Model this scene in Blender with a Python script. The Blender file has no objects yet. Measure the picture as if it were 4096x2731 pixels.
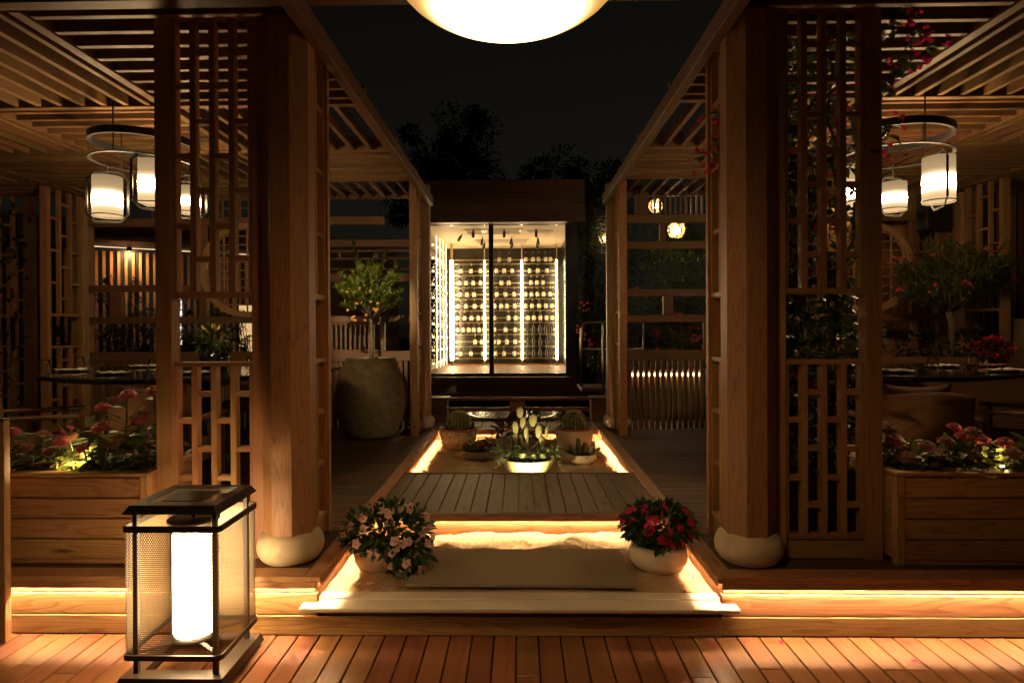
import bpy, bmesh, math, random
import numpy as np
from mathutils import Vector, Matrix, noise, Euler
rng = np.random.default_rng(7)
random.seed(7)
PI = math.pi
scn = bpy.context.scene
COL = scn.collection

# ------------------------------------------------------------------ camera
F_PX, W_PX = 2500.0, 4096.0
YAW, PITCH, ROLL = 0.02, 0.0047, 0.005
cam_d = bpy.data.cameras.new('camera')
cam_d.sensor_width = 36.0
cam_d.lens = F_PX / W_PX * 36.0
cam_d.shift_x = 0.005114
cam_d.shift_y = -0.009155
cam_d.clip_start = 0.05
cam_d.clip_end = 400
cam = bpy.data.objects.new('camera', cam_d)
COL.objects.link(cam)
right = Vector((math.cos(YAW), math.sin(YAW), 0)); fwd = Vector((-math.sin(YAW), math.cos(YAW), 0)); up = Vector((0, 0, 1))
f2 = fwd * math.cos(PITCH) - up * math.sin(PITCH); u2 = up * math.cos(PITCH) + fwd * math.sin(PITCH)
r3 = right * math.cos(-ROLL) + u2 * math.sin(-ROLL); u3 = u2 * math.cos(-ROLL) - right * math.sin(-ROLL)
M = Matrix((r3, u3, -f2)).transposed().to_4x4()
M.translation = (0.013, 0, 1.6)
cam.matrix_world = M
scn.camera = cam

# ------------------------------------------------------------------ world, moon, exposure
world = bpy.data.worlds.new('World'); scn.world = world; world.use_nodes = True
nt = world.node_tree; nt.nodes.clear()
sky = nt.nodes.new('ShaderNodeTexSky'); sky.sky_type = 'NISHITA'; sky.sun_disc = False
sky.sun_elevation = math.radians(25); sky.sun_rotation = math.radians(200)
hs = nt.nodes.new('ShaderNodeHueSaturation'); hs.inputs['Saturation'].default_value = 0.12
tint = nt.nodes.new('ShaderNodeMix'); tint.data_type = 'RGBA'; tint.blend_type = 'MULTIPLY'
tint.inputs[0].default_value = 1.0; tint.inputs[7].default_value = (1.0, .88, 0.62, 1)
bg = nt.nodes.new('ShaderNodeBackground'); bg.inputs['Strength'].default_value = 0.00115
wo = nt.nodes.new('ShaderNodeOutputWorld')
nt.links.new(sky.outputs[0], hs.inputs['Color']); nt.links.new(hs.outputs[0], tint.inputs[6])
nt.links.new(tint.outputs[2], bg.inputs['Color']); nt.links.new(bg.outputs[0], wo.inputs['Surface'])
sun_d = bpy.data.lights.new('moonlight', 'SUN'); sun_d.energy = 0.004; sun_d.angle = math.radians(0.5); sun_d.color = (1, .95, .85)
sun = bpy.data.objects.new('moonlight', sun_d); COL.objects.link(sun)
sun.rotation_euler = (math.radians(65), 0, math.radians(200))
scn.view_settings.view_transform = 'Standard'; scn.view_settings.look = 'None'
scn.view_settings.exposure = 0.0; scn.view_settings.gamma = 1.0
scn.render.engine = 'CYCLES'
cy = scn.cycles
cy.use_denoising = True
try: cy.denoiser = 'OPENIMAGEDENOISE'
except Exception: pass
cy.use_light_tree = True
cy.max_bounces = 7; cy.diffuse_bounces = 4; cy.glossy_bounces = 3; cy.transmission_bounces = 5; cy.transparent_max_bounces = 12
cy.sample_clamp_indirect = 6.0
cy.caustics_reflective = False; cy.caustics_refractive = False
cy.use_adaptive_sampling = True; cy.adaptive_threshold = 0.008

# ------------------------------------------------------------------ helpers: objects
WM = {}
def link(o, Mw=None, parent=None):
    COL.objects.link(o)
    Mw = Mw if Mw is not None else Matrix()
    WM[o.name] = Mw
    if parent is not None:
        o.parent = parent
        o.matrix_parent_inverse = WM[parent.name].inverted()
    o.matrix_basis = Mw
    return o
def T(x, y, z): return Matrix.Translation((x, y, z))
def thing(name, label, cat, loc=(0, 0, 0), group=None, rz=0.0):
    o = bpy.data.objects.new(name, None); o.empty_display_size = .1
    link(o, T(*loc) @ Matrix.Rotation(rz, 4, 'Z'))
    return tag(o, label, cat, group, 'thing')
def tag(o, label, cat=None, group=None, kind=None):
    if label: o['label'] = label
    if cat: o['category'] = cat
    if group: o['group'] = group
    if kind: o['kind'] = kind
    return o
def structure(name):
    o = bpy.data.objects.new(name, None); o.empty_display_size = .1
    link(o); o['kind'] = 'structure'
    return o
def mobj(name, me, mat=None, Mw=None, parent=None):
    if mat is not None and not me.materials:
        for m in (mat if isinstance(mat, (list, tuple)) else [mat]): me.materials.append(m)
    return link(bpy.data.objects.new(name, me), Mw, parent)
def bm_mesh(bm, name='mesh', smooth=False):
    me = bpy.data.meshes.new(name); bm.normal_update(); bm.to_mesh(me); bm.free()
    if smooth: me.polygons.foreach_set('use_smooth', [True] * len(me.polygons))
    return me
def data_mesh(name, v, f, smooth=False, mi=None):
    me = bpy.data.meshes.new(name); me.from_pydata([tuple(a) for a in v], [], f)
    if smooth: me.polygons.foreach_set('use_smooth', [True] * len(me.polygons))
    if mi is not None: me.polygons.foreach_set('material_index', mi)
    me.update(); return me
def copy_tree(root, Mw, **props):
    r = root.copy(); COL.objects.link(r); r.matrix_basis = Mw; WM[r.name] = Mw
    for k, v in props.items(): r[k] = v
    def rec(src, dst):
        for ch in list(src.children):
            c = ch.copy(); COL.objects.link(c); c.parent = dst
            rec(ch, c)
    rec(root, r)
    return r
_bx = {}
def box_mesh(l, w, t, mat, bev):
    key = (round(l, 4), round(w, 4), round(t, 4), mat.name, bev)
    if key in _bx: return _bx[key]
    bm = bmesh.new(); bmesh.ops.create_cube(bm, size=1.0)
    bmesh.ops.scale(bm, vec=(l, w, t), verts=bm.verts)
    if bev: bmesh.ops.bevel(bm, geom=bm.edges[:], offset=min(bev, .3 * min(l, w, t)), segments=1, affect='EDGES', profile=.5)
    me = bm_mesh(bm, 'board'); me.materials.append(mat); _bx[key] = me
    return me
RX = {'x': Matrix(), 'y': Matrix.Rotation(PI / 2, 4, 'Z'), 'z': Matrix.Rotation(-PI / 2, 4, 'Y')}
def board(name, x0, x1, y0, y1, z0, z1, mat, parent=None, axis=None, bev=.003, jit=0.0):
    dx, dy, dz = x1 - x0, y1 - y0, z1 - z0
    if axis is None: axis = 'x' if dx >= dy and dx >= dz else ('y' if dy >= dz else 'z')
    d = {'x': (dx, dy, dz), 'y': (dy, dx, dz), 'z': (dz, dy, dx)}[axis]
    Mw = T((x0 + x1) / 2, (y0 + y1) / 2, (z0 + z1) / 2) @ RX[axis]
    if jit: Mw = Mw @ Matrix.Rotation(random.uniform(-jit, jit), 4, 'X') @ T(0, 0, random.uniform(-.001, .001))
    return mobj(name, box_mesh(*d, mat, bev), None, Mw, parent)
def bar(name, p, q, w, t, mat, parent=None, bev=.002):
    """a square bar between two points"""
    p, q = Vector(p), Vector(q); d = q - p
    Mw = T(*((p + q) / 2)) @ d.to_track_quat('X', 'Z').to_matrix().to_4x4()
    return mobj(name, box_mesh(d.length, w, t, mat, bev), None, Mw, parent)
def lathe_mesh(prof, n=32, name='lathe', mi=None, close=False):
    v, f, m = [], [], []
    for r, z in prof:
        for k in range(n): v.append((r * math.cos(2 * PI * k / n), r * math.sin(2 * PI * k / n), z))
    for i in range(len(prof) - 1):
        for k in range(n):
            f.append((i * n + k, i * n + (k + 1) % n, (i + 1) * n + (k + 1) % n, (i + 1) * n + k))
            m.append(mi[i] if mi else 0)
    if prof[0][0] > 1e-5 and close: f.append(tuple(range(n))[::-1]); m.append(mi[0] if mi else 0)
    if prof[-1][0] > 1e-5 and close: f.append(tuple((len(prof) - 1) * n + k for k in range(n))); m.append(mi[-1] if mi else 0)
    return data_mesh(name, v, f, True, m)
def lathe(name, prof, mat, loc, parent=None, n=32, rot=None, close=False, mi=None):
    Mw = T(*loc)
    if rot is not None: Mw = Mw @ rot
    return mobj(name, lathe_mesh(prof, n, name, mi, close), mat, Mw, parent)
def tube_mesh(pts, r, n=8, closed=False):
    pts = [Vector(p) for p in pts]; v, f = [], []; N = len(pts)
    rr = r if isinstance(r, (list, tuple)) else [r] * N
    for i, p in enumerate(pts):
        a = pts[(i - 1) % N] if (closed or i) else p; b = pts[(i + 1) % N] if (closed or i < N - 1) else p
        d = (b - a).normalized(); x = d.orthogonal().normalized() if abs(d.z) > .95 else d.cross(Vector((0, 0, 1))).normalized(); y = d.cross(x)
        for k in range(n): v.append(p + rr[i] * (math.cos(2 * PI * k / n) * x + math.sin(2 * PI * k / n) * y))
    for i in range(N if closed else N - 1):
        j = (i + 1) % N
        for k in range(n): f.append((i * n + k, i * n + (k + 1) % n, j * n + (k + 1) % n, j * n + k))
    if not closed: f.append(tuple(range(n))[::-1]); f.append(tuple((N - 1) * n + k for k in range(n)))
    return data_mesh('tube', v, f, True)
def tube(name, pts, r, mat, parent=None, n=8, closed=False):
    return mobj(name, tube_mesh(pts, r, n, closed), mat, None, parent)
def prism(name, n, r, h, mat, loc, parent=None, rz=0, bev=0.0, taper=1.0):
    v, f = [], []
    for z, q in ((0, 1), (h, taper)):
        for k in range(n):
            a = 2 * PI * (k + .5) / n + rz; v.append((z, r * q * math.sin(a), -r * q * math.cos(a)))
    for k in range(n): f.append((k, (k + 1) % n, n + (k + 1) % n, n + k))
    f.append(tuple(range(n))[::-1]); f.append(tuple(range(n, 2 * n)))
    return mobj(name, data_mesh(name, v, f), mat, T(*loc) @ RX['z'], parent)

# ------------------------------------------------------------------ helpers: materials
def newmat(name):
    m = bpy.data.materials.new(name); m.use_nodes = True
    n = m.node_tree; b = n.nodes['Principled BSDF']
    return m, n, b
def N(n, t, **kw):
    x = n.nodes.new(t)
    for k, v in kw.items(): setattr(x, k, v)
    return x
def math_n(n, op, a, b=None, c=None):
    x = n.nodes.new('ShaderNodeMath'); x.operation = op
    for i, s in enumerate((a, b, c)):
        if s is None: continue
        if isinstance(s, (int, float)): x.inputs[i].default_value = s
        else: n.links.new(s, x.inputs[i])
    return x.outputs[0]
def ramp(n, fac, stops):
    r = n.nodes.new('ShaderNodeValToRGB'); e = r.color_ramp.elements
    while len(e) < len(stops): e.new(.5)
    for i, (p, c) in enumerate(stops): e[i].position = p; e[i].color = (*c, 1) if len(c) == 3 else c
    n.links.new(fac, r.inputs[0]); return r.outputs[0]
def mix(n, fac, a, b, mode='MIX'):
    x = n.nodes.new('ShaderNodeMix'); x.data_type = 'RGBA'; x.blend_type = mode
    for i, s in ((0, fac), (6, a), (7, b)):
        if isinstance(s, (int, float)): x.inputs[i].default_value = s
        elif isinstance(s, (tuple, list)): x.inputs[i].default_value = (*s, 1)
        else: n.links.new(s, x.inputs[i])
    return x.outputs[2]
def wood(name, light, dark, rough=.5, ring=9.0, contrast=1.0, knots=.5, var=.25, bump=.25, spec=.35, weather=None):
    m, n, b = newmat(name)
    tc = N(n, 'ShaderNodeTexCoord'); oi = N(n, 'ShaderNodeObjectInfo')
    off = N(n, 'ShaderNodeVectorMath', operation='SCALE'); off.inputs[0].default_value = (37.1, 11.3, 5.7)
    n.links.new(oi.outputs['Random'], off.inputs['Scale'])
    add = N(n, 'ShaderNodeVectorMath', operation='ADD'); n.links.new(tc.outputs['Object'], add.inputs[0]); n.links.new(off.outputs[0], add.inputs[1])
    def nz(scale, s, det=3, rough_=.55):
        mp = N(n, 'ShaderNodeMapping'); mp.inputs['Scale'].default_value = scale; n.links.new(add.outputs[0], mp.inputs[0])
        t = N(n, 'ShaderNodeTexNoise'); t.inputs['Scale'].default_value = s; t.inputs['Detail'].default_value = det; t.inputs['Roughness'].default_value = rough_
        n.links.new(mp.outputs[0], t.inputs['Vector']); return t.outputs[0]
    broad = nz((.55, 6.5, 6.5), 1.0, 2.5)                       # long warped field whose level lines are the growth rings
    k = math_n(n, 'MULTIPLY', broad, ring)
    fr = math_n(n, 'FRACT', k)
    rg = ramp(n, fr, [(0, (.22,) * 3), (.6, (.38,) * 3), (.9, (.95,) * 3), (1, (.25,) * 3)])
    fib = nz((3, 140, 140), 1.0, 4, .7)
    stain = nz((1.2, 4, 4), 1.3, 4)
    g = mix(n, .45, rg, fib, 'MIX')
    gv = N(n, 'ShaderNodeSeparateColor'); n.links.new(g, gv.inputs[0])
    gval = math_n(n, 'MULTIPLY_ADD', math_n(n, 'SUBTRACT', gv.outputs[0], .5), contrast, .5)
    c = ramp(n, gval, [(.15, light), (.85, dark)])
    if weather: c = mix(n, ramp(n, stain, [(.35, (0,) * 3), (.7, (.85,) * 3)]), c, weather)
    if knots:
        mp = N(n, 'ShaderNodeMapping'); mp.inputs['Scale'].default_value = (1.6, 7.5, 7.5); n.links.new(add.outputs[0], mp.inputs[0])
        vo = N(n, 'ShaderNodeTexVoronoi'); vo.inputs['Scale'].default_value = 1.0; n.links.new(mp.outputs[0], vo.inputs['Vector'])
        kk = ramp(n, vo.outputs['Distance'], [(.05, (knots,) * 3), (.13, (0,) * 3)])
        c = mix(n, kk, c, tuple(x * .28 for x in dark))
    v = math_n(n, 'MULTIPLY_ADD', oi.outputs['Random'], var * 2, 1 - var)
    st = math_n(n, 'MULTIPLY_ADD', stain, .5, .75)
    v2 = math_n(n, 'MULTIPLY', v, st)
    hs = N(n, 'ShaderNodeHueSaturation'); n.links.new(v2, hs.inputs['Value']); n.links.new(c, hs.inputs['Color'])
    n.links.new(math_n(n, 'MULTIPLY_ADD', math_n(n, 'FRACT', math_n(n, 'MULTIPLY', oi.outputs['Random'], 17.3)), .03, .485), hs.inputs['Hue'])
    n.links.new(hs.outputs[0], b.inputs['Base Color'])
    n.links.new(math_n(n, 'MULTIPLY_ADD', fib, .3, rough - .15), b.inputs['Roughness'])
    b.inputs['Specular IOR Level'].default_value = spec
    bp = N(n, 'ShaderNodeBump'); bp.inputs['Strength'].default_value = bump; bp.inputs['Distance'].default_value = .002
    n.links.new(gv.outputs[0], bp.inputs['Height']); n.links.new(bp.outputs[0], b.inputs['Normal'])
    return m
def plain(name, col, rough=.5, metal=0.0, spec=.5, nscale=8.0, namt=.15, bump=0.0, coat=0.0, bscale=None, **kw):
    m, n, b = newmat(name)
    tc = N(n, 'ShaderNodeTexCoord'); t = N(n, 'ShaderNodeTexNoise'); t.inputs['Scale'].default_value = nscale; t.inputs['Detail'].default_value = 5
    n.links.new(tc.outputs['Object'], t.inputs['Vector'])
    c = mix(n, t.outputs[0], tuple(x * (1 - namt * 2) for x in col), tuple(min(1, x * (1 + namt * 2)) for x in col))
    n.links.new(c, b.inputs['Base Color']); b.inputs['Roughness'].default_value = rough; b.inputs['Metallic'].default_value = metal
    b.inputs['Specular IOR Level'].default_value = spec; b.inputs['Coat Weight'].default_value = coat
    if bump:
        t2 = t
        if bscale:
            t2 = N(n, 'ShaderNodeTexNoise'); t2.inputs['Scale'].default_value = bscale; t2.inputs['Detail'].default_value = 6; n.links.new(tc.outputs['Object'], t2.inputs['Vector'])
        bp = N(n, 'ShaderNodeBump'); bp.inputs['Strength'].default_value = bump; bp.inputs['Distance'].default_value = .004
        n.links.new(t2.outputs[0], bp.inputs['Height']); n.links.new(bp.outputs[0], b.inputs['Normal'])
    return m
def leafmat(name, c1, c2, trans=.35, rough=.38, spec=.5, dead=None):
    m = bpy.data.materials.new(name); m.use_nodes = True; n = m.node_tree; b = n.nodes['Principled BSDF']; out = n.nodes['Material Output']
    g = N(n, 'ShaderNodeNewGeometry'); stops = [(0, c1), (1, c2)] if dead is None else [(0, c1), (.85, c2), (.95, dead)]
    c = ramp(n, g.outputs['Random Per Island'], stops)
    n.links.new(c, b.inputs['Base Color']); b.inputs['Roughness'].default_value = rough; b.inputs['Specular IOR Level'].default_value = spec
    tr = N(n, 'ShaderNodeBsdfTranslucent'); n.links.new(c, tr.inputs[0])
    mx = N(n, 'ShaderNodeMixShader'); mx.inputs[0].default_value = trans
    n.links.new(b.outputs[0], mx.inputs[1]); n.links.new(tr.outputs[0], mx.inputs[2]); n.links.new(mx.outputs[0], out.inputs[0])
    return m
def emit(name, col, s):
    m = bpy.data.materials.new(name); m.use_nodes = True; n = m.node_tree; n.nodes.remove(n.nodes['Principled BSDF'])
    e = N(n, 'ShaderNodeEmission'); e.inputs[0].default_value = (*col, 1); e.inputs[1].default_value = s
    n.links.new(e.outputs[0], n.nodes['Material Output'].inputs[0]); return m
def shade(name, stops, strength, z0, z1, noise_amt=.12):
    """a lamp shade lit from inside: brighter at the height of its bulb"""
    m = bpy.data.materials.new(name); m.use_nodes = True; n = m.node_tree; n.nodes.remove(n.nodes['Principled BSDF'])
    tc = N(n, 'ShaderNodeTexCoord'); sp = N(n, 'ShaderNodeSeparateXYZ'); n.links.new(tc.outputs['Object'], sp.inputs[0])
    mr = N(n, 'ShaderNodeMapRange'); mr.inputs['From Min'].default_value = z0; mr.inputs['From Max'].default_value = z1
    n.links.new(sp.outputs['Z'], mr.inputs['Value'])
    c = ramp(n, mr.outputs[0], stops)
    t = N(n, 'ShaderNodeTexNoise'); t.inputs['Scale'].default_value = 9; t.inputs['Detail'].default_value = 4; n.links.new(tc.outputs['Object'], t.inputs['Vector'])
    c = mix(n, 1.0, c, mix(n, t.outputs[0], (1 - noise_amt,) * 3, (1 + noise_amt,) * 3), 'MULTIPLY')
    e = N(n, 'ShaderNodeEmission'); e.inputs[1].default_value = strength; n.links.new(c, e.inputs[0])
    n.links.new(e.outputs[0], n.nodes['Material Output'].inputs[0]); return m
WARM = (1.0, .70, .38)
M_deck = wood('hardwood_deck', (.29, .125, .05), (.175, .066, .027), rough=.42, ring=5, contrast=.9, knots=.15, var=.16, bump=.2, spec=.5)
M_plinth = wood('larch_fascia', (.45, .24, .098), (.26, .115, .044), rough=.5, ring=17, contrast=1.3, knots=.8, var=.16)
M_post = wood('cedar_post', (.34, .185, .078), (.22, .106, .043), rough=.5, ring=20, contrast=1.25, knots=.15, var=.08)
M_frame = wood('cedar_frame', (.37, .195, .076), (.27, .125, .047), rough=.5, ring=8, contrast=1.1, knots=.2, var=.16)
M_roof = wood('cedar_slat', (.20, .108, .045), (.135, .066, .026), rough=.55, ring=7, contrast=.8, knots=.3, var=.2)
M_grey = wood('weathered_deck', (.23, .138, .062), (.105, .058, .025), rough=.6, ring=15, contrast=1.3, knots=.6, var=.18, weather=(.155, .108, .06), bump=.6)
M_floor = wood('pavilion_floor', (.125, .072, .034), (.08, .043, .02), rough=.55, ring=7, contrast=.8, knots=.3, var=.25)
M_fence = wood('fence_timber', (.195, .105, .043), (.13, .062, .025), rough=.55, ring=7, contrast=.7, knots=.2, var=.2)
M_chair = wood('chair_timber', (.16, .08, .038), (.10, .045, .02), rough=.45, ring=6, knots=0, var=.1)
M_house = wood('house_cladding', (.12, .06, .028), (.08, .037, .017), rough=.5, ring=7, contrast=.8, knots=.2, var=.2)
M_clad = wood('wall_cladding', (.42, .20, .075), (.29, .12, .042), rough=.5, ring=6, contrast=.6, knots=.15, var=.2)
M_metal = plain('dark_metal', (.045, .036, .028), .42, .6, namt=.06)
M_black = plain('black_frame', (.012, .011, .010), .4, .2)
M_steel = plain('brushed_steel', (.45, .43, .40), .3, 1.0)
M_stone = plain('cream_stone', (.50, .39, .24), .7, nscale=9, namt=.2, bump=.4, bscale=55)
M_sill = plain('white_stone', (.52, .43, .30), .5, nscale=5, namt=.08, bump=.05, bscale=60)
M_sand = plain('sand', (.37, .25, .14), .95, spec=.1, nscale=45, namt=.24, bump=1.0, bscale=120)
M_soil = plain('soil', (.05, .035, .022), .95, spec=.1, nscale=30, namt=.3, bump=.8)
M_mat = plain('coir_mat', (.27, .21, .135), 1.0, spec=.05, nscale=160, namt=.22, bump=.9, bscale=350)
M_cream = plain('cream_glaze', (.66, .55, .39), .22, nscale=4, namt=.06, coat=.4)
M_cream2 = plain('pale_clay', (.60, .44, .29), .45, nscale=5, namt=.1)
M_terra = plain('terracotta_rim', (.30, .12, .06), .6)
M_greybowl = plain('grey_bowl', (.16, .14, .11), .5)
M_yellow = plain('yellow_bowl', (.72, .66, .38), .4, namt=.04)
M_conc = plain('weathered_clay', (.17, .13, .078), .9, spec=.2, nscale=14, namt=.3, bump=.8, bscale=70)
M_glass = bpy.data.materials.new('clear_glass'); M_glass.use_nodes = True
_b = M_glass.node_tree.nodes['Principled BSDF']; _b.inputs['Transmission Weight'].default_value = 1; _b.inputs['Roughness'].default_value = .02; _b.inputs['Base Color'].default_value = (.9, .95, .95, 1); _b.inputs['IOR'].default_value = 1.45
def thin_glass(name, tint, refl=.06):
    m = bpy.data.materials.new(name); m.use_nodes = True; n = m.node_tree; n.nodes.remove(n.nodes['Principled BSDF'])
    tr = N(n, 'ShaderNodeBsdfTransparent'); tr.inputs[0].default_value = (*tint, 1); gl = N(n, 'ShaderNodeBsdfGlossy'); gl.inputs['Roughness'].default_value = .02
    fr = N(n, 'ShaderNodeFresnel'); fr.inputs[0].default_value = 1.33; mx = N(n, 'ShaderNodeMixShader')
    n.links.new(math_n(n, 'MULTIPLY', fr.outputs[0], .55), mx.inputs[0]); n.links.new(tr.outputs[0], mx.inputs[1]); n.links.new(gl.outputs[0], mx.inputs[2]); n.links.new(mx.outputs[0], n.nodes['Material Output'].inputs[0])
    return m
M_pane = thin_glass('pane_glass', (.97, .97, .95)); M_acr = thin_glass('clear_acrylic', (.95, .95, .93))
M_table = plain('dark_lacquer', (.020, .019, .017), .09, spec=.6, coat=.5, namt=.1)
M_pot = plain('black_glaze', (.012, .012, .014), .12, spec=.7, coat=.6)
M_linen = plain('napkin_linen', (.50, .44, .36), .9, spec=.1, nscale=40, namt=.06)
M_plate = plain('plate_ceramic', (.10, .09, .085), .3)
M_ring = plain('chandelier_bronze', (.022, .020, .019), .5, .1, spec=.3)
M_led = emit('led_front', WARM, 720)
M_led2 = emit('led_pit', WARM, 560)
M_tube = emit('lantern_tube', (1, .68, .34), 70.0)
M_bottle = plain('bottle_glass', (.010, .008, .005), .16, spec=.25)
M_label = plain('bottle_label', (.36, .31, .22), .7)
M_foil = [plain('foil_red', (.25, .04, .03), .4), plain('foil_gold', (.26, .17, .06), .5, .2), plain('foil_dark', (.03, .02, .02), .4)]
M_cellar = plain('cellar_plaster', (.70, .58, .40), .7, namt=.03)
M_mirror = plain('smoked_mirror', (.018, .015, .010), .25, .0, spec=.4)
M_acryl = plain('white_acrylic', (.75, .72, .65), .25)
M_brass = plain('rail_brass', (.40, .32, .20), .35, .9)
M_house_led = emit('cellar_led', (1, .70, .36), 75)

def fabric():
    m, n, b = newmat('diamond_weave')
    tc = N(n, 'ShaderNodeTexCoord'); sp = N(n, 'ShaderNodeSeparateXYZ'); n.links.new(tc.outputs['Object'], sp.inputs[0])
    u = math_n(n, 'MULTIPLY', sp.outputs['X'], 22); v = math_n(n, 'MULTIPLY', sp.outputs['Z'], 22)
    a = math_n(n, 'ABSOLUTE', math_n(n, 'SUBTRACT', math_n(n, 'FRACT', u), .5)); c = math_n(n, 'ABSOLUTE', math_n(n, 'SUBTRACT', math_n(n, 'FRACT', v), .5))
    s = math_n(n, 'FRACT', math_n(n, 'MULTIPLY', math_n(n, 'ADD', a, c), 5))
    col = ramp(n, s, [(.4, (.17, .085, .042)), (.6, (.10, .048, .024))])
    n.links.new(col, b.inputs['Base Color']); b.inputs['Roughness'].default_value = .9; b.inputs['Specular IOR Level'].default_value = .2
    return m
M_fabric = fabric()
def perforated():
    m = bpy.data.materials.new('perforated_sheet'); m.use_nodes = True; n = m.node_tree; b = n.nodes['Principled BSDF']; out = n.nodes['Material Output']
    b.inputs['Base Color'].default_value = (.15, .105, .055, 1); b.inputs['Roughness'].default_value = .5; b.inputs['Metallic'].default_value = .2
    tc = N(n, 'ShaderNodeTexCoord'); sp = N(n, 'ShaderNodeSeparateXYZ'); n.links.new(tc.outputs['UV'], sp.inputs[0])
    P = .0105
    v = math_n(n, 'DIVIDE', sp.outputs['Y'], P * .86)
    row = math_n(n, 'FLOOR', v); odd = math_n(n, 'MULTIPLY', math_n(n, 'MODULO', math_n(n, 'ABSOLUTE', row), 2.0), .5)
    u = math_n(n, 'ADD', math_n(n, 'DIVIDE', sp.outputs['X'], P), odd)
    du = math_n(n, 'SUBTRACT', math_n(n, 'FRACT', u), .5); dv = math_n(n, 'MULTIPLY', math_n(n, 'SUBTRACT', math_n(n, 'FRACT', v), .5), .86)
    d2 = math_n(n, 'ADD', math_n(n, 'MULTIPLY', du, du), math_n(n, 'MULTIPLY', dv, dv))
    hole = math_n(n, 'LESS_THAN', d2, .275 ** 2)
    tr = N(n, 'ShaderNodeBsdfTransparent'); mx = N(n, 'ShaderNodeMixShader')
    n.links.new(hole, mx.inputs[0]); n.links.new(b.outputs[0], mx.inputs[1]); n.links.new(tr.outputs[0], mx.inputs[2]); n.links.new(mx.outputs[0], out.inputs[0])
    return m
M_perf = perforated()

# ------------------------------------------------------------------ helpers: plants
def unit(a): return a / np.maximum(1e-9, np.linalg.norm(a, axis=1, keepdims=True))
def leaf_data(base, d, L, Wd, fold=.25, droop=.15, oval=True, nhint=None):
    """base (n,3), direction (n,3): returns vertices and faces of n separate leaves"""
    n = len(base); d = unit(np.asarray(d, float)); L = np.broadcast_to(L, n)[:, None]; Wd = np.broadcast_to(Wd, n)[:, None]
    h = nhint if nhint is not None else np.tile([0, 0, 1.], (n, 1)) + rng.normal(0, .35, (n, 3))
    s = unit(np.cross(d, h)); u = unit(np.cross(s, d))
    def P(t, w, k): return base + d * L * t + s * Wd * .5 * w + u * (fold * Wd * .5 * abs(w) - droop * L * t * t + k)
    if oval:
        vs = [P(0, 0, 0), P(.3, -.9, 0), P(.3, 0, 0), P(.3, .9, 0), P(.65, -.8, 0), P(.65, 0, 0), P(.65, .8, 0), P(1, 0, 0)]
        fs = [(0, 2, 1), (0, 3, 2), (1, 2, 5, 4), (2, 3, 6, 5), (4, 5, 7), (5, 6, 7)]
    else:
        vs = [P(0, 0, 0), P(.45, -1, 0), P(1, 0, 0), P(.45, 1, 0)]
        fs = [(0, 2, 1), (0, 3, 2)]
    k = len(vs); V = np.stack(vs, 1).reshape(-1, 3)
    Fc = [tuple(i * k + a for a in f) for i in range(n) for f in fs]
    return V, Fc
def leaves(name, base, d, L, Wd, mat, parent=None, loc=(0, 0, 0), **kw):
    V, Fc = leaf_data(np.asarray(base, float), d, L, Wd, **kw)
    me = data_mesh(name, V, Fc, True)
    return mobj(name, me, mat, T(*loc), parent)
def blob_points(n, c, r, shell=.55, squash_low=1.0):
    p = unit(rng.normal(0, 1, (n, 3))); q = shell + (1 - shell) * rng.random((n, 1)) ** .6
    p2 = p * q; p2[:, 2] = np.where(p2[:, 2] < 0, p2[:, 2] * squash_low, p2[:, 2])
    return np.asarray(c) + p2 * np.asarray(r), p
def flower_disc(petals, R, Wd, rings=1, cup=.2, lift=.006):
    V, Fc, mi = [], [], []
    for k in range(rings):
        m = petals if k == 0 else max(6, petals - 2 * k); rr = R * (1 - .22 * k)
        a = np.arange(m) * 2 * PI / m + k * .3 + rng.normal(0, .05, m)
        d = np.stack([np.cos(a), np.sin(a), np.full(m, cup + .25 * k) + rng.normal(0, .06, m)], 1)
        base = np.stack([np.cos(a) * R * .06, np.sin(a) * R * .06, np.full(m, lift * k)], 1)
        v, f = leaf_data(base, d, rr, Wd, fold=.12, droop=.22, nhint=np.tile([0, 0, 1.], (m, 1)))
        o = len(V); V += [tuple(x) for x in v]; Fc += [tuple(i + o for i in q) for q in f]; mi += [0] * len(f)
    o = len(V); n = 8; cr = R * (.24 if rings > 1 else .13)
    hgt = lift * rings + R * (.16 if rings > 1 else .04)
    for r, z in ((cr, hgt * .5), (cr * .7, hgt), ):
        for k in range(n): V.append((r * math.cos(2 * PI * k / n), r * math.sin(2 * PI * k / n), z))
    for k in range(n): Fc.append((o + k, o + (k + 1) % n, o + n + (k + 1) % n, o + n + k)); mi.append(1)
    Fc.append(tuple(o + n + k for k in range(n))); mi.append(1)
    return V, Fc, mi
def flower_mesh(mats, **kw):
    V, Fc, mi = flower_disc(**kw); me = data_mesh('flower', V, Fc, True, mi)
    for m in mats: me.materials.append(m)
    return me
def put(name, me, p, d, parent, s=1.0, spin=None):
    q = Vector(d).to_track_quat('Z', 'Y').to_matrix().to_4x4()
    spin = random.uniform(0, 6.28) if spin is None else spin
    return mobj(name, me, None, T(*p) @ q @ Matrix.Rotation(spin, 4, 'Z') @ Matrix.Scale(s, 4), parent)
L_citrus = leafmat('citrus_leaf', (.085, .12, .015), (.21, .245, .035), .35)
L_vinca = leafmat('vinca_leaf', (.018, .05, .012), (.05, .10, .022), .25)
L_zin = leafmat('zinnia_leaf', (.05, .085, .016), (.12, .14, .032), .4, dead=(.20, .11, .05))
L_oleander = leafmat('oleander_leaf', (.08, .11, .026), (.18, .20, .05), .3)
L_vine = leafmat('bougainvillea_leaf', (.035, .06, .014), (.09, .12, .028), .35)
L_hedge = leafmat('hedge_leaf', (.04, .055, .012), (.10, .115, .028), .3)
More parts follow.
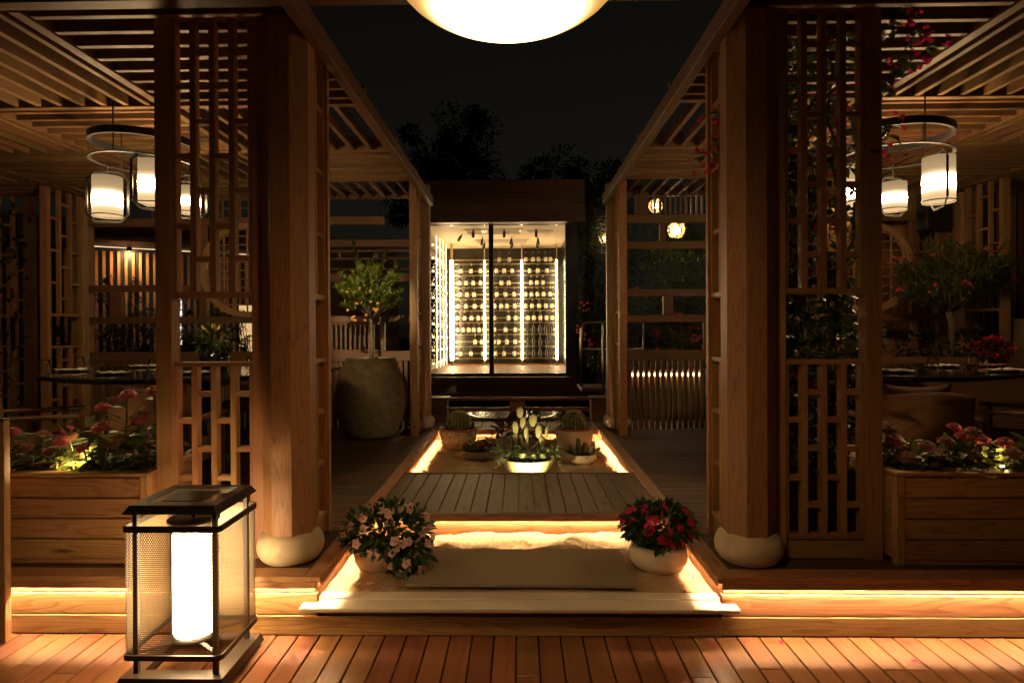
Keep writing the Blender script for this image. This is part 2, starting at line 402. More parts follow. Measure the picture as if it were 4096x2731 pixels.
L_dark = leafmat('dark_leaf', (.012, .018, .006), (.03, .035, .011), .2)
L_succ = leafmat('succulent_leaf', (.10, .16, .05), (.26, .32, .13), .2)
L_silver = leafmat('rosette_leaf', (.40, .42, .26), (.58, .58, .38), .15)
L_purple = leafmat('purple_leaf', (.05, .012, .020), (.10, .02, .03), .25)
L_pepper = leafmat('pepper_leaf', (.03, .06, .012), (.08, .11, .02), .3)
M_bark = plain('bark', (.13, .10, .065), .9, spec=.1, nscale=40, namt=.3, bump=.6)
M_stem = plain('green_stem', (.10, .12, .04), .6)
P_pale = leafmat('pale_pink_petal', (.70, .40, .32), (.80, .56, .46), .3, .6, .2)
P_eye = plain('magenta_eye', (.45, .03, .09), .6)
P_mag = leafmat('magenta_petal', (.50, .022, .085), (.62, .05, .14), .3, .6, .2)
P_zred = leafmat('red_petal', (.52, .085, .12), (.66, .17, .21), .35, .6, .2)
P_zfade = leafmat('faded_petal', (.36, .16, .09), (.45, .25, .14), .35, .7, .1)
P_zcore = plain('zinnia_core', (.30, .14, .04), .9)
P_boug = leafmat('bract', (.42, .015, .075), (.60, .03, .13), .4, .6, .2)

# ================================================================== GROUND AND DECKS
g = mobj('ground', data_mesh('ground', [(-90, -20, -.06), (90, -20, -.06), (90, 120, -.06), (-90, 120, -.06)], [(0, 1, 2, 3)]), M_soil); g['kind'] = 'structure'
deck = structure('front_deck')
PITCHB = .1142
x = -3.55; k = 0
while x < 3.6:
    cuts = sorted({-1.2, 3.262} | {round(v, 3) for v in (random.uniform(.2, 1.6), random.choice((2.88, 2.95, 2.4, 2.5, 2.6, 2.3, 2.55)))})
    for a, b in zip(cuts[:-1], cuts[1:]):
        board('board', x + .0035, x + PITCHB - .0045, a + .0012, b - .0012, -.028, random.uniform(-.0012, .0008), M_deck, deck, 'y', .002, .006)
    x += PITCHB; k += 1
board('black_underlay', -3.6, 3.6, -1.2, 3.27, -.05, -.0295, M_black, deck, 'x', 0)  # one black sheet under all boards, keeps the gaps between them dark

plat = structure('platform')
LIP, ZP = 3.205, .325
for s in (-1, 1):
    X0, X1 = (1.02, 6.3)
    def bx(n, a, b, *r, **k):
        x0, x1 = sorted((s * a, s * b)); return board(n, x0, x1, *r, **k)
    # lip (front edge board) and fascia hanging from it
    bx('edge_board', 1.115, 3.4, LIP, LIP + .125, ZP - .03, ZP, M_plinth, plat)
    bx('edge_board', 1.02, 1.115, LIP, 7.95, ZP - .03, ZP - .0005, M_plinth if s else M_plinth, plat, axis='y')
    bx('fascia', 1.045, 3.4, LIP + .002, LIP + .016, .262, ZP - .031, M_plinth, plat)
    # risers below, stepped
    bx('riser', 1.062, 3.4, 3.262, 3.288, .2225, ZP - .032, M_plinth, plat)
    bx('riser', 1.055, 3.4, 3.256, 3.288, .108, .218, M_plinth, plat)
    bx('riser', 1.055, 3.4, 3.252, 3.288, .006, .1035, M_plinth, plat)
    # side walls of the front sand pit and of the long sand bed
    bx('riser', 1.066, 1.085, 3.29, 4.40, .02, ZP - .032, M_plinth, plat, axis='y')
    bx('riser', 1.066, 1.085, 5.45, 7.99, .02, ZP - .032, M_plinth, plat, axis='y')
    bx('fascia', 1.022, 1.036, LIP + .03, 4.335, .271, ZP - .031, M_plinth, plat, axis='y')
    bx('fascia', 1.022, 1.036, 5.56, 7.94, .271, ZP - .031, M_plinth, plat, axis='y')
    y = LIP + .128
    while y < 8.6:
        bx('floor_board', 1.118, 6.3, y, y + .108, ZP - .027, ZP - .001, M_floor, plat, jit=.003)
        y += .1142
    bx('black_underlay', 1.09, 6.3, 3.30, 8.6, .0, .26, M_black, plat, axis='x', bev=0)  # solid black fill below the floor boards, keeps their gaps dark
# boards below the stone sill
board('riser', -1.052, 1.052, 3.262, 3.288, .108, .150, M_plinth, plat)
board('riser', -1.6, 1.052, 3.246, 3.2495, .006, .1035, M_plinth, plat)
board('cross_wall', -1.05, 1.05, 3.34, 3.39, .0, .15, M_plinth, plat)

walk = structure('walkway')
n = 18; w = 2.03 / n
for i in range(n):
    board('board', -1.015 + i * w + .003, -1.015 + (i + 1) * w - .003, 4.352, 5.525, .297, ZP - .002, M_grey, walk, 'y', .003, .006)
board('nosing', -1.018, 1.018, 4.318, 4.350, .300, ZP - .001, M_grey, walk)
board('fascia', -1.018, 1.018, 4.322, 4.345, .268, .299, M_plinth, walk)
board('riser', -1.06, 1.06, 4.375, 4.395, .02, .268, M_plinth, walk)
board('nosing', -1.018, 1.018, 5.527, 5.552, .300, ZP + .004, M_grey, walk)
board('riser', -1.06, 1.06, 5.52, 5.54, .02, .299, M_plinth, walk)
board('black_underlay', -1.05, 1.05, 4.40, 5.515, .262, .294, M_black, walk, 'x', 0)  # added black sheet, stops led light leaking up through the board gaps
# small deck behind the sand bed
n = 18
for i in range(n):
    board('board', -1.115 + i * .124 + .003, -1.115 + (i + 1) * .124 - .003, 7.985, 8.66, .297, ZP - .002, M_grey, walk, 'y', .003, .006)
board('nosing', -1.018, 1.018, 7.95, 7.983, .300, ZP, M_plinth, walk)
board('fascia', -1.018, 1.018, 7.955, 7.975, .255, .2995, M_plinth, walk)
board('riser', -1.06, 1.06, 7.99, 8.01, .02, .2965, M_plinth, walk)

def sand(name, x0, x1, y0, y1, z, amp, label, nx=70, ny=50):
    v, f = [], []
    for j in range(ny + 1):
        for i in range(nx + 1):
            x = x0 + (x1 - x0) * i / nx; y = y0 + (y1 - y0) * j / ny
            h = noise.noise((x * 4, y * 4, z)) * amp + noise.noise((x * 11, y * 11, 3)) * amp * .45 + abs(noise.noise((x * 23, y * 23, 9))) * amp * .35 + noise.noise((x * 60, y * 60, 5)) * amp * .16
            if y < 4.05 and -.68 < x < .70: h = h * .15 - .004
            e = min(1.0, abs(abs(x) - 1.06) / .16); h *= .35 + .65 * e
            v.append((x, y, z + h))
    for j in range(ny):
        for i in range(nx): a = j * (nx + 1) + i; f.append((a, a + 1, a + nx + 2, a + nx + 1))
    return tag(mobj(name, data_mesh(name, v, f, True), M_sand), label, None, None, 'stuff')
sand('sand', -1.06, 1.06, 3.385, 4.38, .168, .032, 'pale raked sand around the doormat in the entrance step', 160, 80)
sand('sand', -1.06, 1.06, 5.53, 8.0, .19, .042, 'raked sand filling the lit planting bed', 130, 150)
sill = thing('stone_sill', 'long white stone sill in front of the sanded entrance step', 'sill', (0, 3.29, .15))
board('slab', -1.13, 1.13, 3.183, 3.300, .151, .1715, M_sill, sill, bev=.004)
board('slab', -1.09, 1.09, 3.303, 3.392, .151, .1735, M_sill, sill, bev=.004)
# doormat with slightly wavy edges
v, f = [], []
nx, ny = 50, 20
for zz in (0, 1):
    for j in range(ny + 1):
        for i in range(nx + 1):
            x = -.615 + 1.255 * i / nx; y = 3.42 + .55 * j / ny
            y += .002 * math.sin(x * 5) ; h = .186 + .003 * math.sin(x * 3.1) * math.sin(y * 7)
            v.append((x, y, h + .016 * zz))
o = (nx + 1) * (ny + 1)
for j in range(ny):
    for i in range(nx):
        a = o + j * (nx + 1) + i; f.append((a, a + 1, a + nx + 2, a + nx + 1))
for i in range(nx): f.append((i, i + 1, o + i + 1, o + i)); a = ny * (nx + 1) + i; f.append((a + 1, a, o + a, o + a + 1))
for j in range(ny): a = j * (nx + 1); f.append((a + nx + 1, a, o + a, o + a + nx + 1)); a += nx; f.append((a, a + nx + 1, o + a + nx + 1, o + a))
tag(mobj('doormat', data_mesh('doormat', v, f), M_mat), 'flat brown coir doormat lying on the sand between two flowerpots', 'doormat')

def led(x0, x1, y0, y1, z0, z1, mat, label):
    tag(board('led_strip', x0, x1, y0, y1, z0, z1, mat, None, None, 0), label, 'led strip', 'warm led strips under the edge boards')
led(-3.4, -1.06, 3.232, 3.236, .279, .283, M_led, 'warm led strip under the platform edge behind the floor lantern')
led(1.06, 3.4, 3.232, 3.236, .279, .283, M_led, 'warm led strip under the platform edge in front of the right planter')
led(-1.058, -1.054, 3.30, 4.33, .289, .293, M_led2, 'warm led strip beside the pot of pale pink flowers')
led(1.054, 1.058, 3.30, 4.33, .289, .293, M_led2, 'warm led strip beside the pot of magenta flowers')
led(-1.0, 1.0, 4.362, 4.366, .275, .279, M_led2, 'warm led strip under the walkway edge behind the doormat')
led(-1.058, -1.054, 5.58, 7.93, .289, .293, M_led2, 'warm led strip along the sand bed beside the leftmost barrel cactus')
led(1.054, 1.058, 5.58, 7.93, .289, .293, M_led2, 'warm led strip along the sand bed beside the rightmost barrel cactus')
led(-.98, .98, 7.980, 7.984, .262, .266, M_led2, 'warm led strip at the back of the sand bed below the small deck')

# ================================================================== COLUMNS, SCREENS, PERGOLAS
SIDE = {-1: 'left', 1: 'right'}
def column(x, y, top, label):
    c = thing('wooden_column', label, 'column', (x, y, ZP), 'octagonal columns on stone cushions')
    st = [(0.0, 0), (.11, 0), (.14, .008), (.160, .024), (.176, .055), (.181, .088), (.176, .120), (.160, .148), (.136, .165), (.10, .172), (0, .172)]
    lathe('stone_base', st, M_stone, (x, y, ZP), c, 40)
    prism('shaft', 8, .141, top - ZP - .150, M_post, (x, y, ZP + .150), c)
    return c
ROWS_U = [3.155, 2.968, 2.773, 2.58, 2.389, 2.19, 2.004]
ROWS_L = [1.243, 1.092, .933, .771, .621]
def screen(label, p0, p1, nbars, cols_first, hi=3.45, base=ZP, open_=True, post0=.09, post1=.03, mat=M_frame):
    """a lattice screen standing between plan points p0 and p1; local x runs along it"""
    p0, p1 = Vector((*p0, 0)), Vector((*p1, 0)); d = (p1 - p0); L = d.length; a = math.atan2(d.y, d.x)
    R = T(p0.x, p0.y, 0) @ Matrix.Rotation(a, 4, 'Z')
    t = thing('lattice_screen', label, 'screen', (p0.x, p0.y, base), 'wooden lattice screens', a)
    def b(n, x0, x1, y0, y1, z0, z1, ax):
        dd = {'x': (x1 - x0, y1 - y0, z1 - z0), 'z': (z1 - z0, y1 - y0, x1 - x0)}[ax]
        mobj(n, box_mesh(*dd, mat, .002), None, R @ T((x0 + x1) / 2, (y0 + y1) / 2, (z0 + z1) / 2) @ RX[ax], t)
    b('post', 0, post0, -.045, .045, base, hi, 'z'); b('post', L - post1, L, -.04, .04, base, hi, 'z')
    x0, x1 = post0, L - post1
    b('rail', x0, x1, -.035, .035, 3.345, hi - .01, 'x'); b('rail', x0, x1, -.03, .03, 1.785, 1.817, 'x')
    b('rail', x0, x1, -.03, .03, 1.398, 1.424, 'x'); b('rail', x0, x1, -.03, .03, .438, .464, 'x')
    b('panel', x0, x1, -.02, .02, base + .002, .437, 'x')
    for q in (x0, x1 - .022):
        b('stile', q, q + .022, -.028, .028, .465, 1.397, 'z'); b('stile', q, q + .022, -.028, .028, 1.818, 3.344, 'z')
    x0 += .022; x1 -= .022
    bw = .034 if L > .5 else .022
    cell = (x1 - x0 - nbars * bw) / (nbars + 1)
    xs = [x0 + (i + 1) * cell + i * bw for i in range(nbars)]
    for q in xs:
        b('bar', q, q + bw, -.025, .025, .465, 1.397, 'z'); b('bar', q, q + bw, -.025, .025, 1.818, 3.344, 'z')
    edges = [x0] + [e for q in xs for e in (q, q + bw)] + [x1]
    for rows in (ROWS_U, ROWS_L):
        for r, z in enumerate(rows):
            for c in range(nbars + 1):
                if (c + r + cols_first) % 2: b('bar', edges[2 * c], edges[2 * c + 1], -.022, .022, z - .015, z + .015, 'x')
    return t
for s in (-1, 1):
    S = SIDE[s]
    column(s * 1.268, 3.46, 3.29, {-1: 'tall octagonal cedar column beside the floor lantern on a cream stone cushion', 1: 'tall octagonal cedar column beside the magenta flowers on a cream stone cushion'}[s])
    column(s * 1.27, 8.09, 3.46, f'far octagonal column at the {S} of the wine room on a stone cushion')
    column(s * 5.72, 8.09, 3.3, f'outermost {S} octagonal column at the back of the dining pavilion')
    a, b_ = (-2.02, 3.5), (-1.41, 3.5)
    if s < 0: screen('front lattice screen above the floor lantern beside the nearest left column', a, b_, 3, 0, post1=.07)
    else:
        screen('front lattice screen overgrown with bougainvillea beside the nearest right column', (1.40, 3.5), (2.0, 3.5), 3, 0, post0=.075, post1=.09)
    screen(f'narrow side lattice screen behind the nearest {S} column', (s * 1.24, 3.98), (s * 1.24, 3.60), 1, 0, post0=.045, post1=.02)
    screen(f'narrow side lattice screen in front of the far {S} column', (s * 1.25, 7.45), (s * 1.25, 7.93), 1, 0, post0=.09, post1=.02)
    screen(f'dim side lattice screen by the outermost {S} column', (s * 5.62, 7.30), (s * 5.62, 7.93), 2, 0, post0=.06, post1=.02)
screen('dim lattice screen at the left picture edge hung with red bougainvillea', (-7.1, 7.9), (-6.2, 7.9), 3, 0, post0=.08, post1=.10)

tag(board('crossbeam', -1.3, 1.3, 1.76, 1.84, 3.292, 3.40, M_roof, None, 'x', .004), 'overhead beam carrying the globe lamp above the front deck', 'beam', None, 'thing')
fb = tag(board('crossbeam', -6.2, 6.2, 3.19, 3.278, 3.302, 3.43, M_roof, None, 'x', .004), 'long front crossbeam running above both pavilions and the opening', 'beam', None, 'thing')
YB = [3.279, 4.69, 5.92, 7.10, 8.06]; XB = [1.075, 2.64, 4.05, 5.44]
for s in (-1, 1):
    roof = thing('pergola_roof', f'slatted timber pergola roof over the {SIDE[s]} dining pavilion', 'pergola', (s * 3.5, 5.6, 3.18), 'pergola roofs of the two pavilions')
    def bx(n, a, b, *r, **k):
        x0, x1 = sorted((s * a, s * b)); return board(n, x0, x1, *r, parent=roof, **k)
    for i, xb in enumerate(XB):
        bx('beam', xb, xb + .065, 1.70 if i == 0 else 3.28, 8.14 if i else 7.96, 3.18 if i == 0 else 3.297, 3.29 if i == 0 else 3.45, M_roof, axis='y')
    bounds = [(1.142, 2.638), (2.707, 4.048), (4.117, 5.438), (5.507, 6.4)]
    for j, yb in enumerate(YB):
        if j:
            for a, b in bounds: bx('beam', a, b, yb, yb + .062, 3.299, 3.44, M_roof, axis='x')
        if j == 4: continue
        y0, y1 = (yb + (.062 if j else .002)) + .001, YB[j + 1] - .001
        for i, (a, b) in enumerate(bounds):
            if i == 3 and j < 2: continue
            if (i + j) % 2 == 0:
                m = int((y1 - y0) / .157); p = (y1 - y0) / m
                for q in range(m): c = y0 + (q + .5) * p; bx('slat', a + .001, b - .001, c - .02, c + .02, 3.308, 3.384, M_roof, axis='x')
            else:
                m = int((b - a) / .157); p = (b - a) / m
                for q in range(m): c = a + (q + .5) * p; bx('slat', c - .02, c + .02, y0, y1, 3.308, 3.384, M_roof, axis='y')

# ================================================================== BACK FENCES, MOON WINDOWS
def fence(label, s):
    t = thing('timber_fence', label, 'fence', (s * 3.4, 8.03, ZP), 'open timber fences behind the pavilions')
    def b(n, a, c, z0, z1, y0=7.99, y1=8.06, **k):
        x0, x1 = sorted((a, c)); return board(n, x0, x1, y0, y1, z0, z1, M_fence, t, **k)
    return t, b
tR, b = fence('open timber fence with upright slats behind the right dining pavilion', 1)
for z0, z1, a, c in ((3.355, 3.425, 1.36, 5.55), (2.945, 3.045, 1.36, 5.3), (2.615, 2.707, 1.36, 3.75), (2.013, 2.098, 1.36, 3.75), (1.682, 1.772, 1.36, 5.3), (1.195, 1.323, 1.36, 5.5)): b('beam', a, c, z0, z1)
for x in np.arange(1.74, 3.7, .0665): b('slat', x, x + .024, 3.047, 3.353, 8.005, 8.045)
for x in np.arange(1.40, 5.5, .0707): b('slat', x, x + .046, ZP, 1.193, 8.005, 8.045)
for x0, x1, z0, z1 in ((1.50, 1.665, 3.046, 3.354), (1.81, 1.885, 2.709, 2.943), (1.85, 1.97, 1.774, 2.011), (2.36, 2.40, 1.325, 1.68), (3.76, 3.84, 1.774, 2.943), (4.97, 5.07, 1.774, 2.943), (4.97, 5.07, 3.047, 3.353), (4.97, 5.05, 1.325, 1.68), (5.30, 5.45, 1.325, 3.353)): b('post', x0, x1, z0, z1)
tL, b = fence('open timber fence with fretwork and thin slats behind the left dining pavilion', -1)
for z0, z1, a, c in ((3.375, 3.43, -5.56, -1.36), (2.953, 3.055, -5.56, -1.72), (2.667, 2.757, -2.9, -1.36), (2.218, 2.324, -2.9, -1.36), (1.694, 1.78, -5.56, -1.36), (1.198, 1.327, -5.56, -1.36), (2.108, 2.192, -5.56, -4.12)): b('beam', a, c, z0, z1)
for x in np.arange(-2.42, -1.86, .0606): b('slat', x, x + .02, 1.345, 1.664, 8.01, 8.04)
b('rail', -2.45, -1.80, 1.665, 1.692, 8.01, 8.04); b('rail', -2.45, -1.80, 1.328, 1.344, 8.01, 8.04)
for x in np.arange(-5.5, -1.40, .0707): b('slat', x, x + .046, ZP, 1.196, 8.005, 8.045)
for z in (2.50, 2.60): b('rail', -2.9, -1.36, z, z + .03, 8.01, 8.04)
b('rail', -2.9, -1.36, 2.37, 2.395, 8.01, 8.04)
for q, x in enumerate(np.arange(-2.80, -1.4, .24)): b('bar', x, x + .028, 2.326 if q % 2 else 2.531, 2.499 if q % 2 else 2.599, 8.01, 8.04)
for x0, x1, z0, z1 in ((-1.777, -1.716, 1.329, 1.692), (-2.62, -2.55, 1.329, 1.692), (-5.29, -5.14, 1.782, 2.106), (-4.12, -4.03, 1.782, 2.951), (-2.95, -2.87, 1.782, 2.951), (-4.5, -4.42, 1.329, 1.692)): b('post', x0, x1, z0, z1)
# fretwork strip high on the left
z0, z1 = 3.06, 3.37
for x in np.arange(-4.75, -3.0, .115):
    b('bar', x, x + .02, z0, z1, 8.012, 8.038)
    for k, z in enumerate((3.10, 3.17, 3.25, 3.32)):
        if (k + int(round(x / .115))) % 2 == 0: b('bar', x + .021, x + .114, z, z + .018, 8.012, 8.038)

M_moon = wood('moon_frame', (.44, .25, .11), (.32, .16, .065), rough=.5, ring=6, contrast=.6, knots=0, var=.06)
def moon(label, cx, cz, r):
    t = thing('moon_window', label, 'window', (cx, 7.97, cz - r), 'round lattice windows')
    n = 64; prof = [(-.03, -.03), (.045, -.03), (.045, .035), (-.03, .035)]; v, f = [], []
    for k in range(n):
        a = 2 * PI * k / n
        for dr, dy in prof: v.append((cx + (r + dr) * math.cos(a), 7.97 + dy, cz + (r + dr) * math.sin(a)))
    for k in range(n):
        for i in range(4): f.append((k * 4 + i, k * 4 + (i + 1) % 4, ((k + 1) % n) * 4 + (i + 1) % 4, ((k + 1) % n) * 4 + i))
    mobj('ring', data_mesh('ring', v, f), M_moon, None, t)
    ri = r - .032
    for x in np.arange(-.45, .46, .15):
        if abs(x) < ri:
            h = math.sqrt(ri * ri - x * x); bar('muntin', (cx + x, 7.972, cz - h), (cx + x, 7.972, cz + h), .018, .018, M_moon, t)
    for z in np.arange(-.44, .45, .11):
        if abs(z) < ri:
            h = math.sqrt(ri * ri - z * z); bar('muntin', (cx - h, 7.966, cz + z), (cx + h, 7.966, cz + z), .014, .016, M_moon, t)
    for sx in (-.15, .15):
        for sz in (-.22, .11):
            for q in (-1, 1): bar('muntin', (cx + sx - .05 * q, 7.96, cz + sz - .04), (cx + sx + .05 * q, 7.96, cz + sz + .04), .012, .014, M_moon, t)
moon('round lattice moon window half hidden behind the nearest left column', -3.48, 2.37, .56)
moon('round lattice moon window beside the oleander tree', 4.40, 2.35, .535)

# ================================================================== PLANTER BOXES
def planter(s, x0, x1, label):
    t = thing('planter_box', label, 'planter', (s * (x0 + x1) / 2, 3.64, ZP), 'timber planter boxes on the platform edge')
    def b(n, a, c, *r, **k):
        q0, q1 = sorted((s * a, s * c)); return board(n, q0, q1, *r, M_plinth, t, **k)
    Y0, Y1 = 3.372, 3.92; Z = ZP + .002
    b('bottom_trim', x0 + .045, x1, Y0 + .006, Y0 + .02, Z, Z + .024)
    for k in range(4):
        z0 = Z + .026 + k * .1125
        b('plank', x0 + .045, x1, Y0 + random.uniform(0, .002), Y0 + .022, z0, z0 + .1065, bev=.005)
        b('plank', x0 + .004, x0 + .022, Y0 + .047, Y1, z0, z0 + .109, axis='y')
        b('plank', x0 + .024, x1, Y1 - .022, Y1, z0, z0 + .109)
    b('corner_post', x0, x0 + .044, Y0 - .004, Y0 + .045, Z, Z + .477, axis='z')
    zc = Z + .478
    b('cap', x0 - .006, x1, Y0 - .01, Y0 + .06, zc, zc + .02); b('cap', x0 - .006, x0 + .06, Y0 + .061, Y1 - .061, zc, zc + .02, axis='y'); b('cap', x0 - .006, x1, Y1 - .06, Y1 + .006, zc, zc + .02)
    v, f = [], []
    nx, ny = 60, 14
    for j in range(ny + 1):
        for i in range(nx + 1):
            x = s * (x0 + .02 + (x1 - x0 - .02) * i / nx); y = Y0 + .02 + (Y1 - Y0 - .04) * j / ny
            v.append((x, y, zc - .02 + .02 * noise.noise((x * 9, y * 9, 1)) + .012 * noise.noise((x * 30, y * 30, 1))))
    for j in range(ny):
        for i in range(nx): a = j * (nx + 1) + i; f.append((a, a + 1, a + nx + 2, a + nx + 1))
    mobj('soil', data_mesh('soil', v, f), M_soil, None, t)
planter(-1, 2.02, 3.5, 'long timber planter box of tall zinnias behind the floor lantern')
planter(1, 2.02, 3.8, 'long timber planter box of low zinnias in front of the padded armchair')
t = thing('wooden_stand', 'upright wooden stand cut off by the left picture edge', 'stand', (-2.95, 3.35, 0))
board('side_panel', -3.3, -2.668, 3.166, 3.19, .0, 1.13, M_post, t, 'z'); board('edge_post', -2.666, -2.636, 3.155, 3.195, .0, 1.14, M_post, t, 'z'); board('top', -3.3, -2.64, 3.15, 3.2, 1.142, 1.152, M_black, t)

# ================================================================== FLOOR LANTERN
lt = thing('floor_lantern', 'large dark metal floor lantern with mesh sides and glowing white tube', 'lantern', (-1.535, 2.925, 0))
LX0, LX1, LY0, LY1 = -1.765, -1.315, 2.735, 3.145
def frame_ring(name, x0, x1, y0, y1, z0, z1, w, r, mat, parent, taper=0.0):
    """a rounded rectangular frame"""
    def loop(x0, x1, y0, y1, r, z):
        out = []
        for cx, cy_, a0 in ((x1 - r, y1 - r, 0), (x0 + r, y1 - r, 90), (x0 + r, y0 + r, 180), (x1 - r, y0 + r, 270)):
            for k in range(4):
                a = math.radians(a0 + 30 * k); out.append((cx + r * math.cos(a), cy_ + r * math.sin(a), z))
        return out
    o0 = loop(x0, x1, y0, y1, r, z0); o1 = loop(x0 + taper, x1 - taper, y0 + taper, y1 - taper, r, z1)
    i0 = loop(x0 + w, x1 - w, y0 + w, y1 - w, max(.004, r - w), z0); i1 = loop(x0 + w + taper, x1 - w - taper, y0 + w + taper, y1 - w - taper, max(.004, r - w), z1)
    n = len(o0); v = o0 + o1 + i0 + i1; f = []
    for k in range(n):
        j = (k + 1) % n
        f += [(k, j, n + j, n + k), (2 * n + j, 2 * n + k, 3 * n + k, 3 * n + j), (n + k, n + j, 3 * n + j, 3 * n + k), (j, k, 2 * n + k, 2 * n + j)]
    return mobj(name, data_mesh(name, v, f), mat, None, parent)
frame_ring('base', LX0 - .018, LX1 + .018, LY0 - .02, LY1 + .02, .022, .062, .075, .008, M_metal, lt, .012)
for x in (LX0 + .01, LX1 - .01):
    for y in (LY0 + .01, LY1 - .01):
        lathe('foot', [(0, 0), (.016, 0), (.018, .006), (.009, .012), (.008, .024)], M_black, (x, y, 0), lt, 14)
for x in (LX0 + .045, LX1 - .045):
    for y in (LY0 + .045, LY1 - .045): board('upright', x - .011, x + .011, y - .011, y + .011, .06, .79, M_metal, lt, 'z', .002)
frame_ring('lower_rim', LX0, LX1, LY0, LY1, .135, .158, .012, .03, M_metal, lt)
frame_ring('upper_rim', LX0, LX1, LY0, LY1, .706, .732, .012, .03, M_metal, lt)
def mesh_wrap():
    pts = []; r = .03; x0, x1, y0, y1 = LX0 + .006, LX1 - .006, LY0 + .006, LY1 - .006
    for cx, cy_, a0 in ((x1 - r, y1 - r, 0), (x0 + r, y1 - r, 90), (x0 + r, y0 + r, 180), (x1 - r, y0 + r, 270)):
        for k in range(5): a = math.radians(a0 + 22.5 * k); pts.append((cx + r * math.cos(a), cy_ + r * math.sin(a)))
    pts.append(pts[0]); v, f, uv = [], [], []; L = 0
    for i, p in enumerate(pts):
        if i: L += math.dist(p, pts[i - 1])
        v += [(*p, .156), (*p, .708)]; uv += [(L, .156), (L, .708)]
    for i in range(len(pts) - 1): f.append((2 * i, 2 * i + 2, 2 * i + 3, 2 * i + 1))
    me = data_mesh('mesh', v, f, False); u = me.uv_layers.new(name='UV')
    for lp in me.loops: u.data[lp.index].uv = uv[lp.vertex_index]
    return me
mobj('mesh_screen', mesh_wrap(), M_perf, None, lt)
frame_ring('lid', LX0 + .006, LX1 - .006, LY0 - .004, LY1 + .004, .788, .822, .05, .012, M_metal, lt, .022)
me = data_mesh('lidmesh', [(LX0 + .07, LY0 + .06, .815), (LX1 - .07, LY0 + .06, .815), (LX1 - .07, LY1 - .06, .815), (LX0 + .07, LY1 - .06, .815)], [(0, 1, 2, 3)])
u = me.uv_layers.new(name='UV')
for lp in me.loops: c = me.vertices[lp.vertex_index].co; u.data[lp.index].uv = (c.x, c.y)
mobj('lid_mesh', me, M_perf, None, lt)
board('solar_panel', -1.635, -1.445, 2.835, 3.02, .817, .821, M_black, lt, bev=.001)
cxl, cyl = -1.54, 2.94
lathe('glass_tube', [(0, .165), (.06, .165), (.085, .172), (.092, .19), (.092, .64), (.085, .662), (0, .665)], M_tube, (cxl, cyl, 0), lt, 40)
lathe('tube_cap', [(.08, .668), (.08, .70), (.115, .702), (.115, .714), (0, .716)], M_metal, (cxl, cyl, 0), lt, 32)
lathe('tube_seat', [(0, .145), (.10, .145), (.10, .158), (.06, .163)], M_metal, (cxl, cyl, 0), lt, 32)
for a in range(4):
    q = PI / 4 + a * PI / 2; bar('strut', (cxl + .09 * math.cos(q), cyl + .09 * math.sin(q), .15), (cxl + .235 * math.cos(q), cyl + .21 * math.sin(q), .15), .022, .008, M_metal, lt)
bar('suspension_rod', (cxl, cyl, .715), (cxl, cyl, .8165), .012, .012, M_metal, lt)

# ================================================================== OVERHEAD LAMP
S_disc = shade('globe_shade', [(0.0, (1, 0.6138, 0.2772)), (.04, (0.85, 0.5208, 0.2268)), (.07, (0.5, 0.2976, 0.126)), (.10, (0.16, 0.09486, 0.03696)), (.125, (0.052, 0.03069, 0.01134)), (.15, (0.024, 0.013485, 0.00462)), (.175, (0.0155, 0.008184, 0.002268)), (.21, (0.0125, 0.006138, 0.001512)), (.6, (0.008, 0.00372, 0.00084)), (1.0, (0.004, 0.00186, 0.000504))], 60.0, -.18, .18, .04)
prof = [(max(.0, .341 * math.cos(a)), .18 * math.sin(a)) for a in np.linspace(-PI / 2, PI / 2, 25)]
dl = thing('globe_lamp', 'huge glowing flattened globe lamp hanging above the entrance', 'lamp', (-.015, 1.8, 2.475))
lathe('lamp_shade', prof, S_disc, (-.015, 1.8, 2.658), dl, 64)
lathe('ceiling_rod', [(.012, 2.838), (.012, 3.26), (.05, 3.27), (.05, 3.291), (0, 3.291)], M_metal, (-.015, 1.8, 0), dl, 12)

